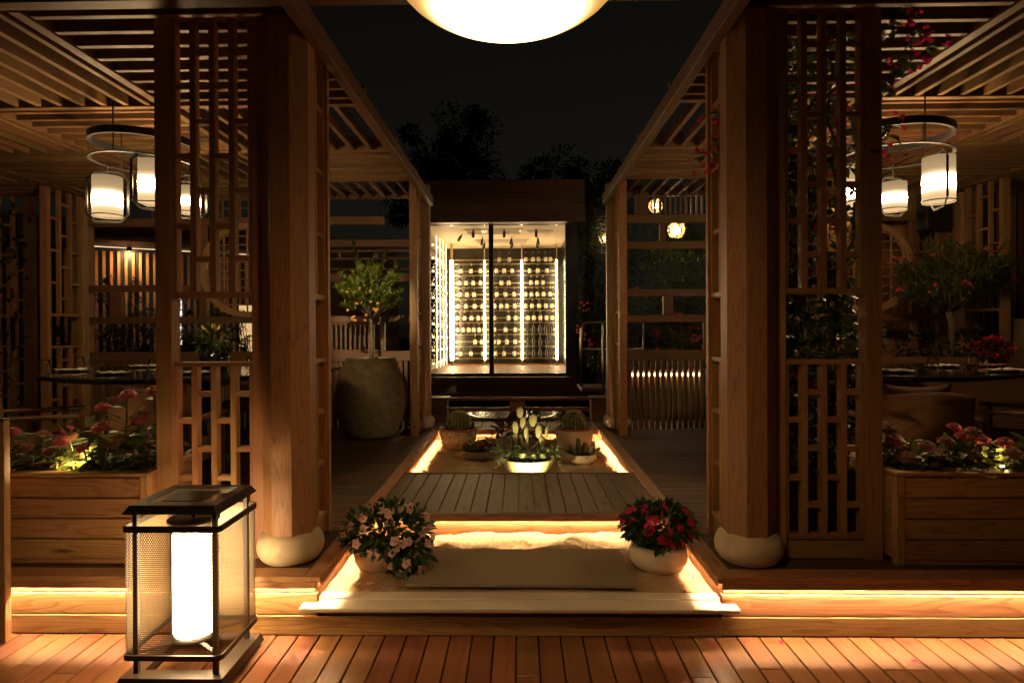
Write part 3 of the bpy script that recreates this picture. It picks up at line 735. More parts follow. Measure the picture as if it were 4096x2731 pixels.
# ================================================================== CHANDELIERS
def _g(t): return tuple(c * min(1.0, math.exp(-((t - .42) / .085) ** 2) + .0039 - .0024 * t) for c in (1.0, .66, .32))
S_lan = shade('lantern_shade', [(t, _g(t)) for t in (0, .12, .21, .26, .30, .34, .38, .42, .46, .50, .54, .58, .63, .72, .85, 1.0)], 235.0, 0, 1, .05)
def lantern(parent, kind, x, y, z0, z1, r, ring_z, rz=.4):
    h = z1 - z0; n = 32 if kind == 'cyl' else 4
    v, f = [], []
    for z in np.linspace(0, 1, 9):
        for k in range(n):
            a = 2 * PI * k / n + rz; v.append((r * math.cos(a), r * math.sin(a), z))
    for i in range(8):
        for k in range(n): f.append((i * n + k, i * n + (k + 1) % n, (i + 1) * n + (k + 1) % n, (i + 1) * n + k))
    me = data_mesh('shade', v, f, kind == 'cyl'); me.materials.append(S_lan)
    sh = mobj('lantern_shade', me, None, T(x, y, z0) @ Matrix.Diagonal((1, 1, h, 1)), parent)
    loop = [(x + (r + .001) * math.cos(2 * PI * k / n + rz), y + (r + .001) * math.sin(2 * PI * k / n + rz), z0 + .012) for k in range(n)]
    tube('shade_rim', loop, .005, M_ring, sh, 6, True)
    # octagonal strap round the shade
    R = r + .042; hh = h / 2 + .04; q = .06; cz = z0 + h / 2
    lp = [(-R, -hh + q), (-R + q, -hh), (R - q, -hh), (R, -hh + q), (R, hh - q), (R - q, hh), (-R + q, hh), (-R, hh - q)]
    ca, sa = math.cos(rz), math.sin(rz)
    for k in range(8):
        a, b2 = lp[k], lp[(k + 1) % 8]
        bar('strap', (x + a[0] * ca, y + a[0] * sa, cz + a[1]), (x + b2[0] * ca, y + b2[0] * sa, cz + b2[1]), .004, .018, M_ring, sh, 0)
    bar('rod', (x, y, z1 + .036), (x, y, ring_z), .01, .01, M_ring, parent)
def ring_band(parent, x, y, z, r, w, h, name):
    prof = [(r - w / 2, -h / 2), (r + w / 2, -h / 2), (r + w / 2, h / 2), (r - w / 2, h / 2), (r - w / 2, -h / 2)]
    me = lathe_mesh(prof, 64, name); me.polygons.foreach_set('use_smooth', [False] * len(me.polygons))
    return mobj(name, me, M_ring, T(x, y, z) @ Matrix.Rotation(.03, 4, 'Y'), parent)
for s, cx, ls in ((-1, -3.0, [('cyl', -3.315, 5.0, 2.524, 2.847, .109, .25), ('sq', -2.80, 4.78, 2.575, 2.915, .122, .95), ('cyl', -2.80, 5.3, 2.60, 2.83, .085, .6)]),
                  (1, 2.985, [('sq', 2.74, 5.2, 2.561, 2.914, .075, .75), ('cyl', 3.097, 5.22, 2.558, 2.787, .102, .35), ('cyl', 3.245, 4.88, 2.555, 2.905, .110, 1.35)])):
    ch = thing('chandelier', {-1: 'bronze ring chandelier with three lit lanterns over the left dining table', 1: 'bronze ring chandelier with three lit lanterns beside the bougainvillea screen'}[s], 'chandelier', (cx, 5.0, 2.5), 'ring chandeliers over the dining tables')
    ring_band(ch, cx, 5.0, 3.11, .385, .026, .055, 'upper_ring'); ring_band(ch, cx, 5.0, 2.945, .385, .024, .008, 'lower_ring')
    for k in range(3):
        a = .5 + k * 2.09; px, py = cx + .385 * math.cos(a), 5.0 + .385 * math.sin(a); bar('rod', (px, py, 2.945), (px, py, 3.31), .009, .009, M_ring, ch)
    for l in ls: lantern(ch, l[0], l[1], l[2], l[3], l[4], l[5], 2.945, l[6])

# ================================================================== DINING TABLES, CHAIRS, TABLEWARE
TZ = 1.235
def napkin_mesh():
    v, f = [], []; n = 14
    for j in range(n + 1):
        for i in range(n + 1):
            x = (i / n - .5) * .26; y = (j / n - .5) * .13
            z = .004 + .007 * math.sin(i * .5 + j * .25) ** 2 + .012 * (noise.noise((i * .22, j * .3, 2)) + .4)
            v.append((x + .015 * math.sin(j * .8), y, max(.003, z)))
    for j in range(n):
        for i in range(n): a = j * (n + 1) + i; f.append((a, a + 1, a + n + 2, a + n + 1))
    me = data_mesh('napkin', v, f, True); me.materials.append(M_linen); return me
NAP = napkin_mesh()
PLATE = lathe_mesh([(0, 0), (.09, 0), (.135, .012), (.137, .014), (.09, .004), (0, .004)], 36); PLATE.materials.append(M_plate)
GLASS = lathe_mesh([(0, .001), (.030, .001), (.044, .03), (.046, .05), (.036, .125), (.0345, .125), (.0445, .05), (.0425, .03), (.028, .012), (0, .012)], 24); GLASS.materials.append(thin_glass('tumbler_glass', (.98, .99, .99)))
def table(cx, cy_, rx, label, side):
    t = thing('dining_table', label, 'table', (cx, cy_, ZP), 'dining tables in the pavilions')
    v = []; n = 72; f = []
    for r, z in ((.0, TZ), (.985, TZ), (1.0, TZ - .008), (1.0, TZ - .03), (.97, TZ - .045), (0, TZ - .045)):
        for k in range(n): v.append((cx + rx * r * math.cos(2 * PI * k / n), cy_ + rx * r * math.sin(2 * PI * k / n), z))
    for i in range(5):
        for k in range(n): f.append((i * n + k, i * n + (k + 1) % n, (i + 1) * n + (k + 1) % n, (i + 1) * n + k))
    mobj('tabletop', data_mesh('tabletop', v, f), M_table, None, t)
    lathe('pedestal', [(.32, 0), (.32, .03), (.10, .10), (.09, .7), (.2, .865)], M_black, (cx, cy_, ZP), t, 24)
    return t
table(-3.05, 6.0, 1.30, 'dark glossy round dining table under the left chandelier', -1)
table(3.15, 6.0, 1.32, 'dark glossy round dining table under the right chandelier', 1)
def setting(px, py, where):
    p = tag(mobj('plate', PLATE, None, T(px, py, TZ + .001)), f'dark dinner plate {where}', 'plate', 'plates on the dining tables')
    q = tag(mobj('napkin', NAP, None, T(px, py, TZ + .009) @ Matrix.Rotation(random.uniform(-.4, .4), 4, 'Z')), f'folded napkin on the plate {where}', 'napkin', 'napkins on the plates')
def glass(px, py, where, s=1.0):
    tag(mobj('drinking_glass', GLASS, None, T(px, py, TZ + .001) @ Matrix.Scale(s, 4)), f'empty clear tumbler {where}', 'glass', 'tumblers on the dining tables')
setting(-3.42, 5.20, 'nearest the planter on the left table'); setting(-2.72, 5.22, 'on the left table near the lattice post'); setting(-3.75, 6.2, 'at the far side of the left table'); setting(-4.05, 5.6, 'at the left picture edge on the left table'); setting(-2.2, 5.6, 'seen through the lower lattice on the left table')
glass(-3.12, 5.28, 'beside the black pot of peppers on the left table'); glass(-3.18, 5.75, 'behind another tumbler on the left table'); glass(-3.88, 5.62, 'at the middle of the left table near a far napkin'); glass(-3.86, 5.02, 'nearest the left picture edge on the left table', 1.1); glass(-2.42, 5.62, 'seen above the lower lattice rail on the left table'); glass(-2.30, 5.60, 'seen above the lower lattice rail beside its twin'); glass(-4.2, 5.9, 'farthest left on the left table')
setting(3.05, 5.12, 'in front of the black pot on the right table'); setting(3.85, 5.75, 'behind a tumbler on the right table'); setting(3.95, 5.15, 'at the right picture edge on the right table'); setting(2.65, 6.1, 'beside the bougainvillea screen on the right table')
glass(3.34, 5.10, 'in the middle of the right table beside a napkin'); glass(2.42, 5.25, 'beside the bougainvillea screen post on the right table'); glass(4.02, 5.6, 'near the red begonias on the right table')
def pepper(cx, cy_, r, h, label_pot, label_pl, fcol):
    p = thing('flower_pot', label_pot, 'pot', (cx, cy_, TZ), 'black glazed pots on the dining tables')
    lathe('pot_body', [(0, 0), (r * .78, 0), (r * .86, .012), (r * .97, h * .6), (r, h), (r * .95, h), (r * .93, h - .025), (0, h - .03)], M_pot, (cx, cy_, TZ + .001), p, 40)
    t = thing('pepper_plant', label_pl, 'plant', (cx, cy_, TZ + h - .03), 'pepper plants on the dining tables')
    z = TZ + h - .03
    for k in range(5):
        a = k * 1.26; tube('stem', [(cx, cy_, z), (cx + .03 * math.cos(a), cy_ + .03 * math.sin(a), z + .1), (cx + .09 * math.cos(a), cy_ + .09 * math.sin(a), z + .2)], .004, M_stem, t, 5)
    b, d = blob_points(170, (cx, cy_, z + .16), (.15, .15, .13), .45)
    leaves('foliage', b, d + [0, 0, -.1], rng.uniform(.05, .085, 170), .035, L_pepper, t)
    me = lathe_mesh([(0, 0), (.008, .006), (.010, .018), (.006, .04), (0, .055)], 10); me.materials.append(fcol)
    for k in range(9):
        a = random.uniform(0, 6.28); q = random.uniform(.02, .11); put('pepper_fruit', me, (cx + q * math.cos(a), cy_ + q * math.sin(a), z + .27 - q * .5), (math.cos(a) * .4, math.sin(a) * .4, 1), t, 1.1)
M_pepper = plain('yellow_pepper', (.55, .45, .14), .3)
pepper(-2.82, 5.75, .135, .155, 'black glazed pot on the left dining table', 'yellow ornamental pepper plant growing in the left table pot', M_pepper)
pepper(3.05, 5.55, .135, .16, 'black glazed pot on the right dining table', 'pale ornamental pepper plant growing in the right table pot', M_pepper)

def chair(cx, cy_, rz, label, pillow=None, w=.58):
    t = thing('armchair', label, 'chair', (cx, cy_, ZP), 'upholstered timber armchairs', rz)
    R = T(cx, cy_, ZP) @ Matrix.Rotation(rz, 4, 'Z')
    def B(n, x0, x1, y0, y1, z0, z1, mat, ax='x', bev=.006): 
        dd = {'x': (x1 - x0, y1 - y0, z1 - z0), 'y': (y1 - y0, x1 - x0, z1 - z0), 'z': (z1 - z0, y1 - y0, x1 - x0)}[ax]
        return mobj(n, box_mesh(*dd, mat, bev), None, R @ T((x0 + x1) / 2, (y0 + y1) / 2, (z0 + z1) / 2) @ RX[ax], t)
    hw = w / 2
    # rounded back pad (local -y is the back)
    v, f = [], []; nx, nz = 16, 10
    for side in (0, 1):
        for j in range(nz + 1):
            for i in range(nx + 1):
                x = (i / nx - .5) * w; q = 2 * i / nx - 1; zt = .84 - .035 * q ** 2
                z = .40 + (zt - .40) * j / nz; e = (1 - abs(q) ** 6) * (1 - abs(2 * j / nz - 1) ** 8)
                y = -.27 - .05 * (z - .4) / .44 + .05 * q ** 2 + (-1 if side == 0 else 1) * (.012 + .028 * e)
                v.append((x, y, z))
    o = (nx + 1) * (nz + 1)
    for j in range(nz):
        for i in range(nx):
            a = j * (nx + 1) + i; f.append((a, a + 1, a + nx + 2, a + nx + 1)); f.append((o + a + 1, o + a, o + a + nx + 1, o + a + nx + 2))
    for i in range(nx): a = nz * (nx + 1) + i; f.append((a, a + 1, o + a + 1, o + a)); f.append((i + 1, i, o + i, o + i + 1))
    for j in range(nz): a = j * (nx + 1); f.append((a, a + nx + 1, o + a + nx + 1, o + a)); a += nx; f.append((a + nx + 1, a, o + a, o + a + nx + 1))
    mobj('backrest', data_mesh('backrest', v, f, True), M_fabric, R, t)
    B('seat', -hw + .03, hw - .03, -.25, .27, .36, .46, M_fabric, bev=.03)
    for sx in (-1, 1):
        x = sx * (hw + .01)
        B('leg', x - .02, x + .02, -.29, -.25, 0, .62, M_chair, 'z'); B('leg', x - .02, x + .02, .21, .25, 0, .62, M_chair, 'z')
        B('armrest', x - .035, x + .035, -.30, .30, .622, .655, M_chair, 'y', .012)
    B('seat_rail', -hw, hw, -.24, .25, .31, .355, M_chair)
    if pillow:
        n = 18; v, f = [], []
        for side in (-1, 1):
            for j in range(n + 1):
                for i in range(n + 1):
                    a, b2 = 2 * i / n - 1, 2 * j / n - 1; e = max(0, (1 - a ** 4) * (1 - b2 ** 4)) ** .6
                    px = a * .25 * (1 - .06 * (1 - b2 * b2)); pz = b2 * .14 * (1 - .22 * (1 - a * a)); v.append((px, side * .055 * e, pz))
        o = (n + 1) ** 2
        for j in range(n):
            for i in range(n): a = j * (n + 1) + i; f.append((a, a + 1, a + n + 2, a + n + 1)); f.append((o + a + 1, o + a, o + a + n + 1, o + a + n + 2))
        tag(mobj('cushion', data_mesh('cushion', v, f, True), M_fabric, R @ T(-.02, -.15, .75) @ Matrix.Rotation(.12, 4, 'X')), pillow, 'cushion', 'scatter cushions on the armchairs')
    return t
chair(-2.62, 4.62, .05, 'brown woven armchair with its back to the tall zinnias', 'brown scatter cushion rising above the armchair behind the zinnias')
chair(-3.72, 4.75, -1.0, 'timber armchair turned sideways at the left table edge')
chair(2.78, 4.55, 0, 'brown diamond weave armchair with its back to the right planter', 'brown diamond weave cushion rising above the armchair behind the right planter', .62)
chair(3.88, 4.85, .9, 'dark timber armchair at the right picture edge beside the right table')
chair(-3.2, 7.45, PI, 'dim armchair on the far side of the left dining table'); chair(3.6, 7.4, PI, 'dim armchair on the far side of the right dining table')

# ================================================================== FLOWERPOTS IN THE ENTRANCE STEP
def vinca(cx, cy_, z, rx, petal, label_pot, label_pl, prof, spread, nfl, tilt, seed):
    global rng; rng = np.random.default_rng(seed); random.seed(seed)
    p = thing('flower_pot', label_pot, 'pot', (cx, cy_, z), 'cream glazed pots in the entrance step')
    h = prof[-1][1]; rt = prof[-1][0]
    lathe('pot_body', [(0, 0)] + prof + [(rt - .012, h + .002), (rt - .018, h - .02), (0, h - .03)], M_cream, (cx, cy_, z), p, 48)
    lathe('soil', [(rt - .02, h - .022), (0, h - .016)], M_soil, (cx, cy_, z), p, 24)
    t = thing('periwinkle_plant', label_pl, 'plant', (cx, cy_, z + h - .02), 'flowering periwinkles in the cream pots')
    c = np.array([cx + tilt[0], cy_ + tilt[1], z + h + tilt[2]])
    n = 1050; b, d = blob_points(n, c, spread, .45, .8)
    c2 = c + np.array([.14, -.10, -.11] if cx < 0 else [-.03, -.14, -.06]); b2, d2 = blob_points(230 if cx < 0 else 40, c2, (.13, .09, .11) if cx < 0 else (.05, .05, .06), .4); b = np.concatenate([b, b2]); d = np.concatenate([d, d2 + [0, -.3, -.5]]); n = len(b)
    leaves('foliage', b, d + rng.normal(0, .35, (n, 3)) + [0, 0, .05], rng.uniform(.042, .07, n), rng.uniform(.022, .034, n), L_vinca, t)
    for k in range(16):
        q = unit(rng.normal(0, 1, (1, 3)))[0]; q[2] = abs(q[2]) * .7
        e = c + q * np.array(spread) * .9; tube('stem', [(cx, cy_, z + h - .02), tuple((c + e) / 2 + [0, 0, .01]), tuple(e)], .003, M_stem, t, 4)
    fm = [flower_mesh([petal, P_eye], petals=5, R=.026, Wd=.027, rings=1, cup=.12) for _ in range(3)]
    k = 0
    while k < nfl:
        q = unit(rng.normal(0, 1, (1, 3)))[0]
        if q[1] > .35 or q[2] < -.65: continue
        e = c + q * np.array(spread) * rng.uniform(.98, 1.1); dd = q + [0, -.5, .25]
        if k % 5 == 0 and cx < 0: e = c2 + q * np.array((.14, .10, .12)) * 1.05
        put('flower', fm[k % 3], e, dd, t, rng.uniform(.85, 1.25)); k += 1
    return t
vinca(-.83, 3.74, .168, .15, P_pale, 'cream round pot left of the doormat in bright sand', 'pale pink periwinkle with magenta eyes spilling over the pot left of the doormat',
      [(.09, 0), (.125, .012), (.15, .055), (.158, .10), (.155, .14)], (.255, .22, .15), 66, (.05, -.01, .085), 21)
vinca(.84, 3.76, .168, .17, P_mag, 'cream glossy bulbous pot right of the doormat in bright sand', 'magenta periwinkle growing in the pot right of the doormat',
      [(.10, 0), (.145, .012), (.172, .06), (.170, .11), (.155, .15)], (.215, .19, .115), 50, (.0, .01, .105), 22)
PET = flower_mesh([P_pale, P_eye], petals=5, R=.024, Wd=.026); PETM = flower_mesh([P_mag, P_eye], petals=3, R=.02, Wd=.02)
for me, x, y, lab in ((PET, -.83, 3.47, 'fallen pale pink blossom on the sand in front of its pot'), (PETM, 1.0, 3.62, 'fallen magenta blossom on bright sand nearest the right column'), (PETM, .995, 3.56, 'fallen magenta petal in front of another on the bright sand'), (PETM, 1.02, 3.53, 'fallen magenta petal closest to the stone sill')):
    tag(mobj('fallen_blossom', me, None, T(x, y, .186) @ Matrix.Rotation(random.uniform(0, 6), 4, 'Z')), lab, 'flower', 'fallen blossoms')
for k, (x, y, lab) in enumerate(((.96 + .38, 3.2, 'fallen pink petal on the front deck near the right column'), (1.9, 3.02, 'fallen pink petal on the front deck below the right planter'))):
    tag(mobj('fallen_blossom', PETM, None, T(x, y, .004) @ Matrix.Rotation(k, 4, 'Z')), lab, 'flower', 'fallen blossoms')

# ================================================================== CACTUS BED
random.seed(5); rng = np.random.default_rng(5)
M_spine = plain('cactus_spine', (.55, .42, .20), .6); M_cact = plain('cactus_skin', (.07, .10, .03), .55)
def barrel(cx, cy_, z, r, h, label):
    t = thing('barrel_cactus', label, 'cactus', (cx, cy_, z), 'golden barrel cacti')
    nr, ns, nz = 20, 80, 14; v, f = [], []
    sp_b, sp_d = [], []
    for j in range(nz + 1):
        a = -.75 + (PI / 2 + .72) * j / nz
        for k in range(ns):
            q = 2 * PI * k / ns; m = 1 + .07 * math.cos(nr * q)
            R = r * math.cos(a) * m; v.append((R * math.cos(q), R * math.sin(q), h * .42 + h * .58 * math.sin(a)))
    for j in range(nz):
        for k in range(ns): f.append((j * ns + k, j * ns + (k + 1) % ns, (j + 1) * ns + (k + 1) % ns, (j + 1) * ns + k))
    mobj('body', data_mesh('body', v, f, True), M_cact, T(cx, cy_, z), t)
    for k in range(nr):
        q = 2 * PI * k / nr
        for j in range(16):
            a = -.5 + 2.0 * j / 15; R = r * math.cos(a) * 1.07; c = np.array([R * math.cos(q), R * math.sin(q), h * .42 + h * .58 * math.sin(a)])
            nrm = np.array([math.cos(a) * math.cos(q), math.cos(a) * math.sin(q), math.sin(a)])
            for i in range(7): sp_b.append(c); sp_d.append(nrm + rng.normal(0, .55, 3))
    leaves('spines', sp_b, sp_d, rng.uniform(.018, .034, len(sp_b)), .0028, M_spine, t, (cx, cy_, z), oval=False, fold=0, droop=.1)['kind'] = 'stuff'
def pot(name, label, prof, mat, x, y, z, rim=None, rimmat=None, group=None, n=48):
    t = thing(name, label, 'pot', (x, y, z), group)
    rt, h = prof[-1]
    lathe('pot_body', [(0, 0)] + prof, mat, (x, y, z), t, n)
    lathe('rim', [(rt, h), (rt + .008, h + .006), (rt + .004, h + .018), (rt - .02, h + .018), (rt - .024, h - .03), (0, h - .03)] if rim else [(rt, h), (rt - .012, h + .003), (rt - .02, h - .02), (0, h - .022)], rimmat or mat, (x, y, z), t, n)
    lathe('soil', [(rt - .022, h - .015), (rt * .5, h - .004), (0, h)], M_soil, (x, y, z), t, n)
    return h
def trailing(label, x, y, z, r, n, drop, mat, L=.05, Wd=.009, up=.06):
    t = thing('trailing_succulent', label, 'plant', (x, y, z), 'small trailing succulents in the bed')
    a = rng.random(n) * 2 * PI; q = r * (.75 + .35 * rng.random(n)); zz = z + up * rng.random(n) - drop * rng.random(n) ** 2.2 * (q > r * .92)
    b = np.stack([x + q * np.cos(a), y + q * np.sin(a), zz], 1)
    d = np.stack([np.cos(a) * .8, np.sin(a) * .8, rng.uniform(-.6, .9, n)], 1) + rng.normal(0, .4, (n, 3))
    leaves('foliage', b, d, L * rng.uniform(.6, 1.1, n), Wd, mat, t)
    return t
PB = [(.13, 0), (.165, .03), (.205, .11), (.222, .18), (.218, .225)]
pot('clay_pot', 'cream clay pot at the left back of the sand bed', PB, M_cream2, -.71, 7.36, .195, True, M_terra, 'cream clay pots of the barrel cacti')
pot('clay_pot', 'cream clay pot at the right back of the sand bed', [(.15, 0), (.185, .03), (.21, .10), (.218, .17), (.212, .225)], M_cream2, .655, 7.38, .195, True, M_terra, 'cream clay pots of the barrel cacti')
barrel(-.70, 7.36, .415, .125, .215, 'spiny barrel cactus in the left back pot of the sand bed')
barrel(.655, 7.38, .415, .128, .215, 'spiny barrel cactus in the right back pot of the sand bed')
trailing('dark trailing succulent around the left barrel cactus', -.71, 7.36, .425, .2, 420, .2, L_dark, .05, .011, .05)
tt = trailing('sparse ivy twig beside the right barrel cactus', .45, 7.45, .44, .10, 60, .05, L_pepper, .04, .03, .12)
pot('shallow_bowl', 'dark grey shallow bowl of succulents before the left clay pot', [(.12, 0), (.15, .012), (.165, .05), (.165, .085)], M_greybowl, -.44, 6.76, .205, None, None, 'shallow succulent bowls')
pot('shallow_bowl', 'pale clay shallow bowl of small cacti before the right clay pot', [(.13, 0), (.155, .012), (.162, .05), (.162, .085)], M_cream2, .665, 6.60, .205, None, None, 'shallow succulent bowls')
trailing('low green succulents in the dark grey bowl', -.46, 6.76, .29, .12, 260, .03, L_dark, .05, .016, .07)
def rosette(x, y, z, R, mat, label, layers=4, up=.5, name='rosette_succulent', group='rosette succulents in the bed'):
    t = thing(name, label, 'succulent', (x, y, z), group); B, D, LL = [], [], []
    for k in range(layers):
        m = 9 + 2 * (layers - k)
        for i in range(m):
            a = 2 * PI * i / m + k * .35; B.append((math.cos(a) * .006, math.sin(a) * .006, .006 * k)); D.append((math.cos(a), math.sin(a), up * (.3 + .7 * k))); LL.append(R * (1 - .17 * k))
    leaves('petal_leaves', np.array(B), np.array(D), np.array(LL), R * .42, mat, t, (x, y, z), fold=-.3, droop=-.25, nhint=np.tile([0, 0, 1.], (len(B), 1)))
L_copper = leafmat('copper_leaf', (.20, .08, .035), (.30, .13, .06), .15)
rosette(-.40, 6.70, .31, .065, L_copper, 'copper coloured rosette in the dark grey bowl', 5, .8); rosette(-.37, 6.75, .37, .05, L_copper, 'smaller copper rosette above the other in the dark grey bowl', 5, .8)
trailing('green stonecrop hanging over the pale clay bowl', .665, 6.60, .285, .145, 260, .06, L_dark, .035, .012, .04)
def finger_cactus(x, y, z, h, r, lean, label):
    pr = [(r * .8, 0), (r, h * .3), (r * 1.02, h * .6), (r * .8, h * .88), (r * .4, h * .98), (0, h)]
    v, f = [], []; ns = 24
    for R, zz in pr:
        for k in range(ns): q = 2 * PI * k / ns; m = 1 + .09 * math.cos(8 * q); v.append((R * m * math.cos(q), R * m * math.sin(q), zz))
    for i in range(len(pr) - 1):
        for k in range(ns): f.append((i * ns + k, i * ns + (k + 1) % ns, (i + 1) * ns + (k + 1) % ns, (i + 1) * ns + k))
    o = tag(mobj('finger_cactus', data_mesh('finger_cactus', v, f, True), M_cact2, T(x, y, z) @ Matrix.Rotation(lean, 4, 'Y')), label, 'cactus', 'finger cacti in the bed')
M_cact2 = plain('finger_cactus_skin', (.10, .11, .035), .5)
for a in ((.63, 6.60, .28, .17, .026, .0, 'tallest dark finger cactus in the pale clay bowl'), (.70, 6.63, .28, .12, .03, .05, 'stubby finger cactus in the middle of the pale clay bowl'), (.60, 6.55, .28, .14, .018, -.6, 'finger cactus leaning left in the pale clay bowl'), (.74, 6.55, .28, .13, .017, .3, 'slim upright finger cactus in the pale clay bowl'), (.77, 6.53, .28, .12, .018, .75, 'finger cactus leaning right in the pale clay bowl')): finger_cactus(*a)
# the lit yellow bowl with prickly pear
BX, BY, BZ = .085, 6.02, .20
pot('shallow_bowl', 'wide yellow lit bowl at the front of the sand bed', [(.11, 0), (.17, .02), (.225, .075), (.258, .145), (.262, .165)], M_yellow, BX, BY, BZ, None, None, 'shallow succulent bowls')
M_pad = plain('prickly_pear_pad', (.40, .35, .18), .65, nscale=90, namt=.4, bump=.4)
op = thing('prickly_pear', 'pale prickly pear cactus with oval pads rising from the yellow bowl', 'cactus', (BX, BY, BZ + .16))
def pad(x, z, w, h, tilt, rz, dy=0):
    v, f = [], []; n, m = 20, 8
    for j in range(m + 1):
        a = -PI / 2 + PI * j / m
        for k in range(n):
            q = 2 * PI * k / n; px = .5 * w * math.cos(a) * math.cos(q); py = .011 * math.cos(a) * math.sin(q); pz = .5 * h * math.sin(a)
            px *= (1 + .14 * pz / (h / 2)); v.append((px, py * 1.4, pz + h / 2))
    for j in range(m):
        for k in range(n): f.append((j * n + k, j * n + (k + 1) % n, (j + 1) * n + (k + 1) % n, (j + 1) * n + k))
    o = mobj('pad', data_mesh('pad', v, f, True), M_pad, T(BX + x * 1.3 - .01, BY + .03 + dy, BZ + z) @ Matrix.Rotation(rz, 4, 'Z') @ Matrix.Rotation(tilt, 4, 'Y'), op)
    B, D = [], []
    for j in range(-4, 5):
        for i in range(-3, 4):
            px, pz = i * .012 + (j % 2) * .006, h / 2 + j * .012
            if (px / (w * .45)) ** 2 + ((pz - h / 2) / (h * .46)) ** 2 < 1:
                for _ in range(3): B.append((px, -.013, pz)); D.append((rng.normal(0, .5), -1, rng.normal(0, .5)))
    if B: leaves('glochids', B, D, .007, .002, M_spine, o, oval=False, fold=0)
    for ob in o.children: ob.matrix_parent_inverse = Matrix(); ob.matrix_basis = Matrix()
# positions measured on the plant: x offset, z above bowl base, width, height
for a in ((-.045, .54, .068, .11, 0, .2), (-.03, .44, .058, .115, .12, .3), (.045, .455, .075, .125, .12, -.2), (-.075, .375, .062, .135, -.1, .3), (.00, .33, .06, .13, 0, .9), (.09, .34, .065, .135, .05, -.1), (.15, .345, .05, .12, .15, .9), (.12, .25, .06, .12, -.1, .4), (-.07, .30, .055, .10, -.25, .6)): pad(*a)
for pts in ([(BX, BY + .03, BZ + .14), (BX - .005, BY + .03, BZ + .25), (BX, BY + .03, BZ + .40)], [(BX + .02, BY + .03, BZ + .22), (BX + .09, BY + .03, BZ + .28), (BX + .15, BY + .03, BZ + .36)], [(BX, BY + .03, BZ + .25), (BX - .05, BY + .03, BZ + .30), (BX - .065, BY + .03, BZ + .38)], [(BX + .1, BY + .03, BZ + .15), (BX + .11, BY + .03, BZ + .27)]):
    tube('stalk', pts, .016, M_pad, op, 8)
trailing('bright fleshy succulents spilling over the left rim of the yellow bowl', BX - .16, BY - .03, BZ + .18, .13, 420, .16, L_succ, .055, .011, .12)
trailing('bright fleshy succulents at the right rim of the yellow bowl', BX + .20, BY - .02, BZ + .17, .10, 300, .13, L_succ, .05, .011, .12)
trailing('upright jelly bean succulents behind the rosettes in the yellow bowl', BX + .02, BY + .02, BZ + .17, .17, 320, .0, L_succ, .06, .012, .05)
rosette(BX - .05, BY - .15, BZ + .19, .062, L_silver, 'silver rosette at the left front of the yellow bowl', 4, .6); rosette(BX + .05, BY - .15, BZ + .18, .055, L_silver, 'silver rosette at the middle front of the yellow bowl', 4, .9); rosette(BX + .14, BY - .14, BZ + .185, .05, L_silver, 'silver rosette at the right front of the yellow bowl', 4, .8)
finger_cactus(BX - .15, BY + .04, BZ + .16, .20, .02, 0, 'fuzzy finger cactus at the left of the prickly pear')
# dark leafy plants behind
t = thing('purple_houseplant', 'dark purple leaved plant behind the prickly pear', 'plant', (-.12, 7.25, .2))
lathe('pot_body', [(0, 0), (.12, 0), (.15, .08), (.15, .18), (.135, .18), (0, .16)], M_greybowl, (-.12, 7.25, .2), t, 28)
a = rng.random(26) * 2 * PI
leaves('purple_leaves', np.stack([-.16 + .03 * np.cos(a), 7.22 + .03 * np.sin(a), .42 + .12 * rng.random(26)], 1), np.stack([np.cos(a), np.sin(a) * .6, rng.uniform(.1, 1.0, 26)], 1), .20, .035, L_purple, t)
t = thing('leafy_houseplant', 'dense dark green leafy plant behind the yellow bowl', 'plant', (.12, 7.3, .2))
lathe('pot_body', [(0, 0), (.13, 0), (.16, .08), (.16, .16), (.14, .16), (0, .14)], M_greybowl, (.12, 7.35, .2), t, 28)
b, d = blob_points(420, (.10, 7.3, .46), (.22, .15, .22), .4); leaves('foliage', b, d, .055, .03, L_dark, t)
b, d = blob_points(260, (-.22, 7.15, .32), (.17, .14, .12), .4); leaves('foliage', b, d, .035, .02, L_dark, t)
def spotlight(x, y, z, aim, col, strength, label, r=.022):
    t = thing('garden_spotlight', label, 'spotlight', (x, y, z), 'small garden spotlights')
    q = Vector(aim).to_track_quat('Z', 'Y').to_matrix().to_4x4()
    lathe('housing', [(0, -.05), (r + .006, -.05), (r + .008, .0), (r + .008, .012), (r + .004, .012), (r + .003, .001)], M_black, (x, y, z), t, 20, q)
    lathe('lens', [(r, .004), (0, .004)], emit('spot_lens', col, strength), (x, y, z), t, 16, q)
    bar('spike', (x, y, z - .08), (x, y, z - .01), .012, .012, M_black, t)
spotlight(.11, 5.612, .280, (-.03, .8, .30), (1, .86, .38), 2200, 'small spotlight hidden before the yellow bowl', .018)

